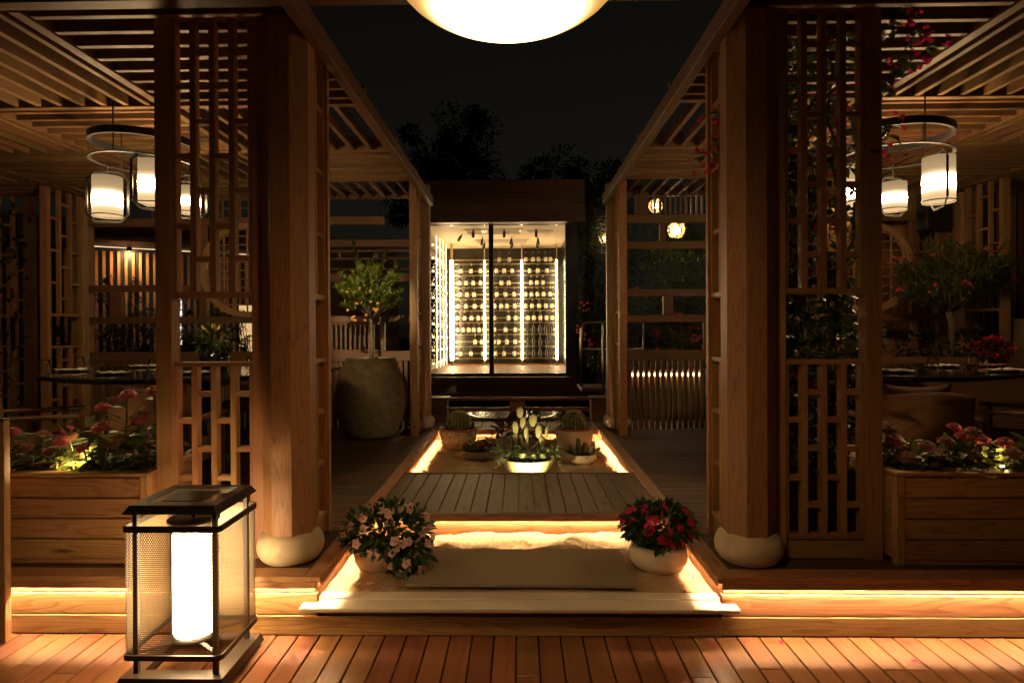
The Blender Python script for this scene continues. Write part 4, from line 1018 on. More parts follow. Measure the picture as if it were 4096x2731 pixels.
# ================================================================== ZINNIAS IN THE PLANTERS
def zinnia(x, y, z, h, lean, petal, R, label, group, nleaf=7, rings=3):
    t = thing('zinnia', label, 'flower', (x, y, z), group)
    top = Vector((x + lean[0], y + lean[1], z + h))
    tube('stem', [(x, y, z), (x + lean[0] * .4, y + lean[1] * .4, z + h * .55), tuple(top)], .0045, M_stem, t, 6)
    n = nleaf + 4; k = np.linspace(.08, .88, n); a = rng.random(n) * 6.28
    b = np.stack([x + lean[0] * k, y + lean[1] * k, z + h * k], 1); d = np.stack([np.cos(a), np.sin(a), rng.uniform(-.2, .6, n)], 1)
    leaves('foliage', b, d, rng.uniform(.08, .13, n), rng.uniform(.035, .055, n), L_zin, t, droop=.4)
    dirv = Vector((lean[0] * 2 + random.uniform(-.3, .3), -.45, 1))
    me = flower_mesh([petal, P_zcore], petals=16, R=R, Wd=R * .42, rings=rings, cup=.05)
    put('flower_head', me, top, dirv, t)
random.seed(11); rng = np.random.default_rng(11)
ZT = .80
def zpx(items, grp, side):
    for (x, y, h, p, R, lab) in items:
        zinnia(x + random.uniform(-.03, .03), y, ZT, h * (1.12 if side < 0 else 1.05), (random.uniform(-.05, .05), random.uniform(-.03, .02)), P_zred if p == 'r' else P_zfade, R, lab, grp)
# left planter: measured head positions (x, y, height above soil)
zpx([(-2.30, 3.62, .38, 'r', .055, 'tall red zinnia leaning over the spotlight in the left planter'), (-2.38, 3.58, .32, 'r', .050, 'red zinnia left of the tallest pair in the left planter'),
     (-2.10, 3.66, .40, 'r', .050, 'tallest red zinnia next to the lattice screen post'), (-2.20, 3.55, .27, 'f', .065, 'large faded zinnia in the middle of the tall group in the left planter'),
     (-2.10, 3.55, .26, 'r', .058, 'bright red zinnia beside the large faded one in the left planter'), (-2.04, 3.68, .34, 'r', .045, 'red zinnia half hidden by the lattice screen post'),
     (-2.42, 3.56, .22, 'r', .055, 'dark red double zinnia above the spotlight in the left planter'), (-2.36, 3.50, .15, 'f', .060, 'brown wilted zinnia directly above the spotlight'),
     (-2.40, 3.47, .13, 'r', .045, 'low red zinnia hidden behind the wilted one in the left planter'), (-2.62, 3.50, .16, 'r', .045, 'compact red zinnia left of the spotlight'),
     (-2.53, 3.55, .17, 'f', .045, 'small faded zinnia left of the dark red double one'), (-2.60, 3.48, .11, 'r', .040, 'lowest red zinnia left of the spotlight'),
     (-2.75, 3.60, .17, 'f', .05, 'faded zinnia near the wooden stand'), (-2.72, 3.50, .13, 'f', .045, 'dim wilted zinnia beside the wooden stand'),
     (-2.90, 3.55, .20, 'r', .05, 'zinnia closest to the left picture edge'), (-2.66, 3.68, .19, 'r', .045, 'red zinnia at the back left of the left planter')],
    'zinnias in the left planter', -1)
rz_items = []
names = ['beside the corner of the right planter', 'behind the corner of the right planter', 'low at the front left of the right planter', 'in front of the armchair back in the right planter', 'at the centre of the dim group in the right planter',
         'largest in the dim group of the right planter', 'low and bright red in the right planter', 'left of the right spotlight', 'directly left of the glowing stems', 'above the glowing stems', 'pale one above the spotlight in the right planter', 'dark one in front of the glow in the right planter', 'right of the glowing stems', 'behind the glow in the right planter', 'near the right picture edge', 'at the right picture edge low down', 'at the right picture edge high up']
hx = [(2.10, 3.58, .13, 'r'), (2.12, 3.66, .20, 'f'), (2.19, 3.48, .08, 'f'), (2.21, 3.60, .16, 'r'), (2.30, 3.52, .13, 'f'), (2.41, 3.56, .15, 'f'), (2.34, 3.46, .10, 'r'), (2.45, 3.50, .09, 'f'), (2.50, 3.60, .17, 'r'), (2.58, 3.58, .16, 'r'), (2.66, 3.62, .19, 'f'), (2.66, 3.46, .11, 'f'), (2.76, 3.55, .15, 'r'), (2.60, 3.70, .20, 'r'), (2.88, 3.55, .13, 'f'), (2.90, 3.48, .10, 'f'), (2.95, 3.62, .17, 'r')]
zpx([(x, y, h, p, .055 if p == 'f' else .048, ('red' if p == 'r' else 'faded brown') + ' zinnia ' + nm) for (x, y, h, p), nm in zip(hx, names)], 'zinnias in the right planter', 1)
for s, label, xs in ((-1, 'mixed green and withered leaves filling the left planter', (2.05, 3.1)), (1, 'mixed green and withered leaves filling the right planter', (2.08, 3.2))):
    n = 330; b = np.stack([s * rng.uniform(*xs, n), rng.uniform(3.43, 3.84, n), ZT + rng.random(n) ** 1.6 * (.20 if s < 0 else .12)], 1)
    d = rng.normal(0, 1, (n, 3)); d[:, 2] = abs(d[:, 2]) * .5
    lv = leaves('foliage', b, d, rng.uniform(.06, .12, n), rng.uniform(.03, .05, n), L_zin, None, droop=.4); tag(lv, label, None, None, 'stuff')
spotlight(-2.44, 3.50, .838, (-.55, .10, .55), (1, .66, .27), 1500, 'small dark spotlight glaring among the zinnias of the left planter', .03)
spotlight(2.74, 3.56, .825, (-.55, .12, .55), (1, .66, .27), 900, 'small spotlight among the zinnias of the right planter', .026)

# ================================================================== CITRUS TREE AND JAR
jar = thing('clay_jar', 'huge weathered clay jar holding the citrus tree', 'jar', (-1.77, 7.47, ZP))
lathe('jar_body', [(0, 0), (.25, 0), (.285, .02), (.33, .10), (.395, .24), (.430, .38), (.432, .47), (.41, .60), (.365, .74), (.315, .86), (.292, .915), (.300, .938), (.285, .942), (.265, .92), (.27, .86), (0, .85)], M_conc, (-1.77, 7.47, ZP), jar, 64)
lathe('soil', [(.275, .862), (.15, .872), (0, .875)], M_soil, (-1.77, 7.47, ZP), jar, 24)
ct = thing('citrus_tree', 'small citrus tree with orange fruits growing in the clay jar', 'tree', (-1.76, 7.47, 1.19))
tube('trunk', [(-1.765, 7.47, 1.18), (-1.755, 7.47, 1.42), (-1.765, 7.46, 1.66), (-1.77, 7.46, 1.85)], [.026, .022, .020, .016], M_bark, ct, 10)
random.seed(3); rng = np.random.default_rng(3)
tips = []
for k in range(70):
    a = random.uniform(0, 6.28); q = random.uniform(.05, 1) ** .6; r = .43 * q
    e = Vector((-1.78 + r * math.cos(a), 7.46 + r * .9 * math.sin(a), 1.78 + random.uniform(0, 1) * (.72 - .42 * q) + .10))
    if k < 3: e = Vector(((-1.98, -1.95, -1.56)[k], 7.42, (2.68, 2.60, 2.56)[k]))
    if k in (3, 4, 5): e = Vector(((-2.16, -1.42, -1.43)[k - 3], 7.43, (2.32, 2.24, 2.38)[k - 3]))
    m = Vector((-1.77, 7.46, 1.72)).lerp(e, .45) + Vector((0, 0, .02)); tips.append((m, e))
    if k < 26: tube('branch', [(-1.765, 7.46, 1.72), tuple(m), tuple(e)], [.008, .005, .002], M_bark, ct, 5)
B, D = [], []
for m, e in tips:
    for _ in range(40):
        q = random.random() ** .7; p = m.lerp(e, q); a = random.uniform(0, 6.28)
        B.append(p); D.append(((e - m).normalized() * .8) + Vector((math.cos(a), math.sin(a), random.uniform(-.1, .5))) * .75)
leaves('crown', np.array(B), np.array(D), rng.uniform(.05, .085, len(B)), rng.uniform(.022, .036, len(B)), L_citrus, ct)
M_orange = plain('orange_peel', (.46, .20, .04), .45, bump=.15, bscale=120)
om = lathe_mesh([(max(0, .0175 * math.cos(a)), .0175 * math.sin(a)) for a in np.linspace(-PI / 2, PI / 2, 9)], 14); om.materials.append(M_orange)
for x, z in ((-1.98, 2.04), (-1.85, 2.08), (-1.72, 2.05), (-1.79, 1.98), (-1.89, 1.91), (-1.87, 1.91), (-1.71, 1.93), (-1.64, 1.91), (-1.98, 1.83), (-1.67, 1.84), (-1.65, 1.82), (-1.635, 1.84), (-1.93, 1.74), (-1.95, 1.72), (-1.91, 1.755), (-1.89, 1.71), (-1.92, 1.715), (-1.77, 1.77), (-1.78, 1.71)):
    mobj('orange', om, None, T(x, 7.24 + random.uniform(-.04, .05), z), ct)

def beam_spot(p, aim, energy, size, label):
    t = thing('beam_spotlight', label, 'spotlight', p)
    d = (Vector(aim) - Vector(p)).normalized(); q = d.to_track_quat('Z', 'Y').to_matrix().to_4x4()
    lathe('housing', [(0, -.06), (.034, -.06), (.036, .03), (.030, .03), (.029, -.01)], M_black, p, t, 20, q)
    lathe('lens', [(.029, -.008), (0, -.008)], emit('beam_lens', (1, .8, .5), 12), p, t, 16, q)
    bar('bracket', (p[0], p[1], p[2] + .02), (p[0], p[1], 3.31), .02, .02, M_black, t)
    ld_ = bpy.data.lights.new('spot', 'SPOT'); ld_.energy = energy; ld_.spot_size = math.radians(size); ld_.spot_blend = .6; ld_.color = (1, .80, .50); ld_.shadow_soft_size = .025
    lo = bpy.data.objects.new('spot_light', ld_); link(lo, T(*(Vector(p) + d * .04)) @ d.to_track_quat('-Z', 'Y').to_matrix().to_4x4(), t)
beam_spot((-1.64, 4.25, 3.24), (-1.77, 7.46, 1.85), 560, 21, 'small black spotlight under the left pergola aimed at the citrus tree')

# ================================================================== OLEANDER STANDARD, RIGHT
ot = thing('oleander_tree', 'oleander standard tree with narrow leaves and pink blossoms beyond the right table', 'tree', (4.92, 7.2, ZP))
tube('trunk', [(4.92, 7.2, ZP), (4.91, 7.2, 1.2), (4.93, 7.2, 1.62), (4.88, 7.2, 1.80)], [.045, .036, .034, .03], M_bark, ot, 10)
B, D, heads = [], [], []
for k in range(90):
    a = random.uniform(0, 6.28); q = random.random() ** .5; el = random.uniform(-.15, 1.0)
    e = Vector((4.95 + .64 * q * math.cos(a), 7.2 + .45 * q * math.sin(a), 2.0 + .72 * el * (1 - .5 * q * q)))
    if k < 30: tube('branch', [(4.9, 7.2, 1.76), tuple(Vector((4.9, 7.2, 1.76)).lerp(e, .5)), tuple(e)], [.012, .007, .003], M_bark, ot, 5)
    m = Vector((4.9, 7.2, 1.8)).lerp(e, .5)
    for _ in range(46):
        p = m.lerp(e, random.random() ** .6); dd = (e - m).normalized() + Vector((random.gauss(0, .8), random.gauss(0, .8), random.gauss(.05, .6))); B.append(p); D.append(dd)
    if el > .55 or q > .85: heads.append(e)
leaves('crown', np.array(B), np.array(D), rng.uniform(.09, .15, len(B)), rng.uniform(.012, .018, len(B)), L_oleander, ot)
P_ole = leafmat('oleander_petal', (.55, .05, .085), (.68, .12, .15), .3, .6, .2)
of = flower_mesh([P_ole, P_eye], petals=5, R=.022, Wd=.018, cup=.3)
for e in heads[:26]:
    for _ in range(7): put('blossom', of, e + Vector((random.gauss(0, .03), random.gauss(0, .03), random.gauss(.02, .025))), (random.gauss(0, .6), -.7, .7), ot, random.uniform(.7, 1.1))
opot = thing('planter_trough', 'dim timber trough behind the right table holding red begonias', 'planter', (4.6, 7.2, ZP))
board('front_board', 4.0, 5.6, 6.98, 7.0, ZP + .002, 1.27, M_fence, opot); board('back_board', 4.0, 5.6, 7.4, 7.42, ZP + .002, 1.27, M_fence, opot); board('end_board', 3.98, 3.998, 6.98, 7.42, ZP + .002, 1.27, M_fence, opot, 'z'); board('end_board', 5.602, 5.62, 6.98, 7.42, ZP + .002, 1.27, M_fence, opot, 'z')
board('soil', 4.0, 5.6, 7.001, 7.399, 1.2, 1.22, M_soil, opot, bev=0)
for x, lab, mt in ((4.55, 'dark bushy plant at the foot of the oleander', L_dark), (5.15, 'dark red leaved bush right of the oleander trunk', L_purple)):
    t = thing('trough_bush', lab, 'bush', (x, 7.2, 1.22), 'bushes in the dim trough')
    b, d = blob_points(420, (x, 7.18, 1.38), (.28, .16, .2), .4); leaves('foliage', b, d, .06, .03, L_dark, t)
    if mt is L_purple: b, d = blob_points(140, (x, 7.15, 1.46), (.2, .12, .14), .6); leaves('red_leaves', b, d, .04, .03, L_purple, t)
t = thing('begonia_bowl', 'bowl of dark red begonias at the right end of the right table', 'plant', (4.28, 5.72, TZ))
lathe('bowl', [(0, 0), (.08, 0), (.12, .03), (.115, .035), (0, .02)], M_terra, (4.28, 5.72, TZ + .001), t, 24)
b, d = blob_points(260, (4.28, 5.72, TZ + .14), (.14, .12, .11), .5); leaves('foliage', b, d, .04, .03, L_dark, t)
L_beg = leafmat('begonia_petal', (.30, .008, .03), (.45, .015, .05), .3); b, d = blob_points(220, (4.28, 5.70, TZ + .17), (.15, .12, .10), .75); leaves('blossoms', b, d, .028, .026, L_beg, t)

# ================================================================== BOUGAINVILLEA ON THE RIGHT SCREEN
random.seed(9); rng = np.random.default_rng(9)
bv = thing('bougainvillea_vine', 'leafy bougainvillea vine with magenta bracts climbing the right front screen', 'vine', (1.7, 3.62, ZP))
B, D, tipsv = [], [], []
for k in range(17):
    x = random.uniform(1.50, 1.90); y = 3.60 + random.uniform(0, .14); pts = []; z = ZP + .02; xx = x
    top = random.uniform(2.3, 3.4) if k < 12 else random.uniform(1.3, 2.0)
    while z < top:
        pts.append((xx, y + random.gauss(0, .012), z)); z += .11; xx = min(1.96, max(1.49, xx + random.gauss(0, .028)))
        for _ in range(7):
            B.append((xx + random.gauss(0, .045), y + random.gauss(0, .03), z - random.random() * .11)); D.append((random.gauss(0, 1), random.gauss(-.3, .8), random.gauss(-.15, .5)))
    tube('stem', pts, .004 if k > 3 else .009, M_bark, bv, 5); tipsv.append(pts[-1])
arms = [[(1.86, 3.6, 2.55), (2.0, 3.58, 2.85), (2.12, 3.5, 3.02), (2.25, 3.45, 3.12)], [(1.9, 3.6, 2.75), (2.06, 3.52, 2.98), (2.2, 3.48, 3.22)], [(1.9, 3.6, 3.0), (2.03, 3.5, 3.2), (2.12, 3.46, 3.36)], [(1.88, 3.6, 2.5), (2.02, 3.5, 2.60), (2.06, 3.47, 2.70)], [(1.34, 3.62, 2.75), (1.2, 3.72, 2.72), (1.13, 3.8, 2.62)], [(1.34, 3.62, 2.95), (1.24, 3.7, 2.92), (1.19, 3.74, 2.85)], [(1.85, 3.6, 3.1), (1.8, 3.56, 3.32)]]
for pts in arms:
    tube('stem', pts, .003, M_bark, bv, 5)
    for p, q in zip(pts[:-1], pts[1:]):
        for _ in range(10):
            c = Vector(p).lerp(Vector(q), random.random()); B.append(c + Vector((random.gauss(0, .03),) * 3)); D.append((random.gauss(0, 1), random.gauss(-.3, .8), random.gauss(-.1, .5)))
leaves('foliage', np.array(B), np.array(D), rng.uniform(.05, .085, len(B)), rng.uniform(.035, .055, len(B)), L_vine, bv, droop=.35)
bm_ = flower_mesh([P_boug, P_zcore], petals=3, R=.020, Wd=.025, cup=.7)
spots = [Vector(p) for pts in arms for p in pts[1:]] * 7 + [Vector(arms[k][-1]) for k in (0, 1, 2, 4, 4, 5)] * 5 + [Vector((random.uniform(1.52, 1.9), 3.57, random.uniform(2.0, 3.3))) for _ in range(14)] + [Vector((1.55, 3.57, 1.36)), Vector((1.62, 3.57, 1.30)), Vector((1.88, 3.57, .8))]
for p in spots: put('bract', bm_, p + Vector((random.gauss(0, .055), random.gauss(0, .03), random.gauss(0, .055))), (random.gauss(0, .6), -.6, random.gauss(.2, .6)), bv, random.uniform(.8, 1.25))
tr = thing('vine_trough', 'dark trough at the foot of the bougainvillea behind the right screen', 'planter', (1.72, 3.7, ZP))
board('front_board', 1.48, 1.94, 3.58, 3.595, ZP + .002, .80, M_fence, tr, 'x'); board('soil', 1.482, 1.938, 3.596, 3.80, .74, .76, M_soil, tr, bev=0)
lv2 = thing('bougainvillea_vine', 'dim red bougainvillea hanging over the leftmost far screen', 'vine', (-6.5, 7.8, ZP))
B = np.stack([rng.uniform(-6.95, -6.2, 260), rng.uniform(7.72, 7.84, 260), rng.uniform(.6, 3.2, 260)], 1); leaves('foliage', B, rng.normal(0, 1, (260, 3)), .08, .05, L_dark, lv2)
for z in (3.05, 3.0, 2.62, 2.58, 2.3, 2.27, 2.33): 
    for _ in range(4): put('bract', bm_, (-6.62 + random.gauss(0, .08), 7.72, z + random.gauss(0, .05)), (random.gauss(0, .5), -1, .3), lv2, 1.2)

# ================================================================== RAILING, PILLARS, STONE DISC BEHIND THE BED
rl = thing('low_railing', 'low dark timber railing between two box pillars before the wine room', 'railing', (0, 8.72, ZP))
for z0, z1 in ((.61, .652), (.455, .51), (.345, .368)): board('rail', -.975, .985, 8.70, 8.74, z0, z1, M_fence, rl)
board('post', -.13, .09, 8.742, 8.78, ZP, .609, M_fence, rl, 'z')
for s in (-1, 1):
    t = thing('box_pillar', {-1: 'low timber box pillar at the left end of the railing', 1: 'low timber box pillar at the right end of the railing'}[s], 'pillar', (s * 1.1, 8.75, ZP), 'box pillars of the low railing')
    x0, x1 = (-1.26, -.985) if s < 0 else (.995, 1.24)
    for k in range(3): board('block', x0 + .01, x1 - .01, 8.64, 8.88, ZP + .002 + k * .1, ZP + .10 + k * .1, M_fence, t)
    board('cap', x0 - .01, x1 + .01, 8.62, 8.9, ZP + .303, ZP + .33, M_grey, t)
sd = thing('stone_disc', 'wide round wet dark stone disc behind the railing', 'stone', (-.07, 9.75, .05))
M_wet = plain('wet_stone', (.10, .085, .065), .22, nscale=14, namt=.3, bump=.7, bscale=22)
lathe('slab', [(0, .22), (.55, .22), (.70, .26), (.76, .295), (.75, .305), (.6, .292), (0, .285)], M_wet, (-.07, 9.75, 0), sd, 64)
lathe('plinth', [(.35, -.05), (.35, .23)], M_conc, (-.07, 9.75, 0), sd, 32)

# ================================================================== WINE ROOM
wr = thing('wine_room', 'glass fronted wine room glowing behind the courtyard', 'building', (-.4, 13.5, -.05))
YF, ZF, ZC = 12.0, .755, 3.61
XL, XR = -2.1, .90
for k in range(7): board('fascia_board', -1.86, 1.235, 11.60, 11.63, 3.585 + k * .112, 3.585 + k * .112 + .109, M_house, wr)
board('soffit', -1.86, 1.235, 11.63, 12.0, 3.60, 3.62, M_house, wr, 'x'); board('roof', -1.86, 1.235, 11.63, 15.8, 4.2, 4.36, M_house, wr, 'x')
board('frame_top', -1.86, 1.13, YF - .03, YF + .03, 3.59, 3.66, M_black, wr); board('frame_bottom', -1.86, 1.13, YF - .03, YF + .03, .70, ZF, M_black, wr)
board('frame_post', -.565, -.475, YF - .03, YF + .03, ZF + .001, 3.589, M_black, wr, 'z'); board('frame_post', XR, 1.13, YF - .06, YF + .05, .6, 3.589, M_black, wr, 'z')
for a, b in ((-1.84, -.567), (-.473, XR - .002)): board('pane', a, b, YF - .004, YF + .004, ZF + .001, 3.588, M_pane, wr, bev=0)
board('cellar_floor', -1.86, 1.1, YF + .03, 15.6, ZF - .05, ZF, M_fence, wr, 'x'); board('cellar_ceiling', -1.86, 1.1, YF + .03, 15.6, ZC, ZC + .05, M_cellar, wr, 'x', 0)
board('back_wall', -1.86, 1.1, 15.55, 15.6, ZF + .001, ZC - .001, M_mirror, wr, 'x', 0); board('side_wall', 1.05, 1.10, YF + .051, 15.54, ZF + .001, ZC - .001, M_mirror, wr, 'y', 0)
for z0, z1, x1 in ((.55, .698, 1.15), (.39, .548, 1.20), (.27, .388, 1.32)): board('step', -1.86, x1, 11.75 - (x1 - 1.15), 12.1, z0, z1, M_house, wr, 'x')
for x0, x1, y0, y1 in ((-1.1, .1, 12.55, 13.15), (.18, .72, 12.75, 13.1), (-1.0, .25, 14.0, 14.5)):
    v_ = thing('ceiling_vent', {-1.1: 'wide slotted vent in the front of the wine room ceiling', .18: 'small access panel in the wine room ceiling', -1.0: 'slotted vent at the back of the wine room ceiling'}[x0], 'vent', ((x0 + x1) / 2, (y0 + y1) / 2, ZC - .02), 'vents in the wine room ceiling')
    frame_ring('frame', x0, x1, y0, y1, ZC - .018, ZC - .002, .05, .01, M_cellar, v_)
    for k in range(7):
        yy = y0 + .06 + k * (y1 - y0 - .12) / 7; board('slat', x0 + .05, x1 - .05, yy, yy + .03, ZC - .014, ZC - .006, M_acryl, v_, 'x', 0)
# light bars
for x, y, lab in ((-.80, 14.75, 'bright vertical light bar left of the wine room mullion'), (.08, 14.75, 'bright vertical light bar in the middle of the bottle racks'), (.90, 14.75, 'bright vertical light bar at the right end of the bottle racks'), (-1.57, 14.7, 'thick bright light bar at the corner of the acrylic bottle wall')):
    t = thing('light_bar', lab, 'light', (x, y, ZF), 'vertical light bars in the wine room')
    w = .017 if x > -1.4 else .04
    board('tube', x - w, x + w, y - .02, y + .02, ZF + .12, 3.22, M_house_led, t, 'z', .004); board('foot', x - w, x + w, y - .025, y + .025, ZF, ZF + .118, M_brass, t, 'z'); board('head', x - w * .7, x + w * .7, y - .02, y + .02, 3.222, ZC, M_cellar, t, 'z')
# bottle rack rails and bottles
rk = thing('bottle_rack', 'brass rail bottle rack across the back of the wine room', 'rack', (-.3, 15.0, ZF))
C1 = {1: ([], [1100, 1243], [1475, 1577, 1658, 1755, 1825]), 2: ([550, 693, 828], [1060, 1168, 1283], [1530, 1645, 1775]), 3: ([535, 625, 725, 828], [1127, 1230], [1550, 1632, 1720]),
      4: ([540, 635, 735], [1062, 1184, 1305], [1473, 1555, 1640, 1725, 1820]), 5: ([510, 620, 742, 855], [1030, 1123, 1205, 1313], [1470, 1563, 1660, 1757, 1843]), 6: ([500, 600, 698, 793, 868], [1025, 1225, 1325], [1505, 1587, 1678, 1767, 1843]),
      7: ([505, 580, 658, 728, 803, 876], [1025, 1183, 1320], [1497, 1580, 1672, 1752, 1830]), 8: ([747, 842], [1020, 1088, 1200, 1317], [1497, 1580, 1675, 1773, 1850]), 9: ([545, 687, 862], [1042, 1160, 1305], [1488, 1580, 1672, 1767, 1850])}
ROWY = [1032, 1077, 1125, 1171, 1217.6, 1265, 1312, 1360, 1407]
def bottle_mesh(foil, lab=True, squat=False):
    s = 1.12 if squat else 1.0
    prof = [(0, 0), (.040 * s, 0), (.043 * s, .008), (.043 * s, .05), (.0435 * s, .052), (.0435 * s, .148), (.043 * s, .15), (.043 * s, .18), (.034, .205), (.018, .228), (.0165, .24), (.0175, .242), (.0175, .295), (0, .297)]
    mi = [0, 0, 0, 1 if lab else 0, 1 if lab else 0, 1 if lab else 0, 0, 0, 0, 0, 2, 2, 2]
    me = lathe_mesh(prof, 18, 'bottle', mi)
    for m in (M_bottle, M_label, foil): me.materials.append(m)
    return me
BM = [bottle_mesh(f) for f in M_foil]; BD = bottle_mesh(M_foil[2], False, True)
ORD = ['first', 'second', 'third', 'fourth', 'fifth', 'sixth', 'seventh', 'eighth', 'ninth']
SEC = ['left section', 'middle section', 'right section']
for r in range(1, 10):
    z = 3.18 - (ROWY[r - 1] - 1052) * .005995
    for k, (y, dz) in enumerate(((14.93, -.155), (15.0, -.05), (15.12, -.03))): board('rail', -1.52, .90, y - .007, y + .007, z + dz, z + dz + .014, M_brass, rk, 'x', 0)
    for si, sec in enumerate(C1[r]):
        for i, c in enumerate(sec):
            x = -1.468 + (1690 + c / 3.563 - 1830) * .006003
            dark = si == 2 and r >= 7
            me = BD if dark else BM[0 if (si == 1 and r in (4, 5)) or r == 7 and si == 0 else (1 if si == 2 and r in (3, 4) else random.choice((1, 2, 2)))]
            lab = f'{"dark unlabelled" if dark else "pale labelled"} wine bottle, {ORD[i]} in {ORD[r - 1]} rack row, {SEC[si]}'
            tag(mobj('wine_bottle', me, None, T(x, 14.98, z - .14) @ Matrix.Rotation(-.12, 4, 'X') @ Matrix.Rotation(random.uniform(0, 6), 4, 'Z')), lab, 'bottle', 'wine bottles standing in the back racks')
# acrylic side wall of lying bottles
aw = thing('acrylic_bottle_wall', 'clear acrylic side wall with pegs for lying bottles in the wine room', 'rack', (-2.0, 13.0, ZF))
M_glow = emit('acrylic_edge', (1, .76, .42), 5)
board('wall_back', -1.84, -1.80, 12.06, 15.5, ZF + .01, 3.6, M_cellar, aw, 'y', 0)
for y, x in ((12.33, -1.62), (12.72, -1.60), (13.12, -1.58), (13.55, -1.57)):
    board('acrylic_sheet', -1.79, x, y - .006, y + .006, ZF + .12, 3.45, M_acr, aw, 'z', 0); board('lit_edge', x, x + .010, y - .008, y + .008, ZF + .08, 3.45, M_glow, aw, 'z', 0)
pg = lathe_mesh([(.022, 0), (.022, .01), (.015, .01), (.015, 0)], 14); pg.materials.append(M_glow)
for y, x in ((12.32, -1.68), (12.71, -1.65), (13.11, -1.63), (13.54, -1.62)):
    for k in range(10): mobj('peg', pg, None, T(x, y - .012, .93 + k * .26) @ Matrix.Rotation(PI / 2, 4, 'X'), aw)
for r in range(10):
    z = .98 + r * .255
    if r < 8:
        for k in range(3):
            for i in range(7):
                tag(mobj('wine_bottle', BM[(r + k) % 3], None, T(-1.745 + .03 * k, 12.2 + i * .33 + .05 * k, z + .088 * k) @ Matrix.Rotation(-PI / 2, 4, 'X') @ Matrix.Rotation(random.uniform(0, 6), 4, 'Z')), f'lying wine bottle, tier {ORD[r]} from floor, layer {ORD[k]}, {ORD[i]} from the glass front', 'bottle', 'wine bottles lying along the acrylic wall')
    board('shelf_rod', -1.795, -1.70, 12.14, 14.6, z - .052, z - .045, M_brass, aw, 'y', 0)
# ceiling spots
spot_me = lathe_mesh([(0, 0), (.028, 0), (.028, .12), (.012, .13), (.012, .17), (0, .17)], 14, close=True); spot_me.materials.append(M_black)
for i, (x, y, tilt, lab) in enumerate(((-.90, 12.5, 0, 'front left'), (-.28, 12.5, 0, 'front middle'), (.36, 12.5, 0, 'front right'), (-1.25, 13.0, .5, 'far left tilted'), (-.80, 13.6, .15, 'second row left'), (-.17, 13.6, .2, 'second row middle'), (.44, 13.6, -.1, 'second row right'), (-.80, 14.3, .2, 'third row left'), (-.17, 14.3, .3, 'third row middle'), (.44, 14.3, -.1, 'third row right'))):
    tag(mobj('ceiling_spot', spot_me, None, T(x, y, ZC - .18) @ Matrix.Rotation(tilt, 4, 'Y')), f'black cylinder spot on the wine room ceiling, {lab}', 'spotlight', 'black spots on the wine room ceiling')

# ================================================================== GARDEN BEHIND
gs = mobj('garden_bed', data_mesh('garden_bed', [(-30, 8.62, .02), (40, 8.62, .02), (40, 60, .02), (-30, 60, .02)], [(0, 1, 2, 3)]), M_soil); gs['kind'] = 'structure'
random.seed(4); rng = np.random.default_rng(4)
def bush(name, label, cat, c, r, n, L, Wd, mat, group=None, flowers=None, fmesh=None, trunk=True, shell=.4, oval=False):
    t = thing(name, label, cat, (c[0], c[1], c[2] - r[2]), group)
    if trunk: tube('stem', [(c[0], c[1], 0.0), (c[0] + .03, c[1], c[2] * .6), tuple(c)], [.03, .02, .012], M_bark, t, 6)
    # clumps
    k = max(4, n // 160); cc, _ = blob_points(k, c, np.array(r) * .8, .35); B, D = [], []
    for q in cc:
        b, d = blob_points(n // k, q, np.array(r) * .42, .3); B.append(b); D.append(d)
    B = np.concatenate(B); D = np.concatenate(D) + rng.normal(0, .4, (len(B), 3)) + [0, 0, .3]
    leaves('foliage', B, D, rng.uniform(.7, 1.2, len(B)) * L, Wd, mat, t, oval=oval)
    if flowers:
        for _ in range(flowers):
            q = unit(rng.normal(0, 1, (1, 3)))[0]; q[1] = -abs(q[1]); p = np.array(c) + q * np.array(r) * .95
            for _ in range(6): put('blossom', fmesh, Vector(p) + Vector((random.gauss(0, .04), random.gauss(0, .02), random.gauss(0, .04))), (random.gauss(0, .5), -1, .4), t, random.uniform(1, 1.5))
    return t
bush('oleander_bush', 'oleander bush with pink blossoms behind the right slatted fence', 'bush', (2.55, 10.2, 2.05), (.75, .5, .75), 2600, .13, .02, leafmat('oleander_bush_leaf', (.05, .09, .016), (.12, .16, .03), .3), None, 8, of)
bush('oleander_bush', 'lower oleander bush with pink blossoms beside the stone steps', 'bush', (2.7, 9.7, 1.25), (.6, .4, .5), 1300, .12, .02, L_hedge, None, 7, of)
bush('garden_shrub', 'pale lit shrub below the lower woven globe lamp', 'bush', (2.75, 11.3, 3.05), (.7, .5, .45), 1500, .10, .025, leafmat('lit_shrub_leaf', (.05, .08, .015), (.12, .15, .03), .35))
bush('climbing_hedge', 'tall dim leafy climber right of the wine room', 'hedge', (1.75, 12.4, 2.9), (.75, .5, 2.1), 6000, .075, .03, L_hedge, None)
bush('geranium_bush', 'dark bush with magenta blossoms beside the wine room door post', 'bush', (1.42, 11.45, 1.85), (.4, .3, .6), 1300, .09, .025, L_hedge, None, 9, of)
bush('fern_clump', 'low green fern clump behind the steel handrail', 'plant', (1.55, 10.6, 1.05), (.45, .35, .35), 900, .12, .015, L_hedge, None, trunk=False)
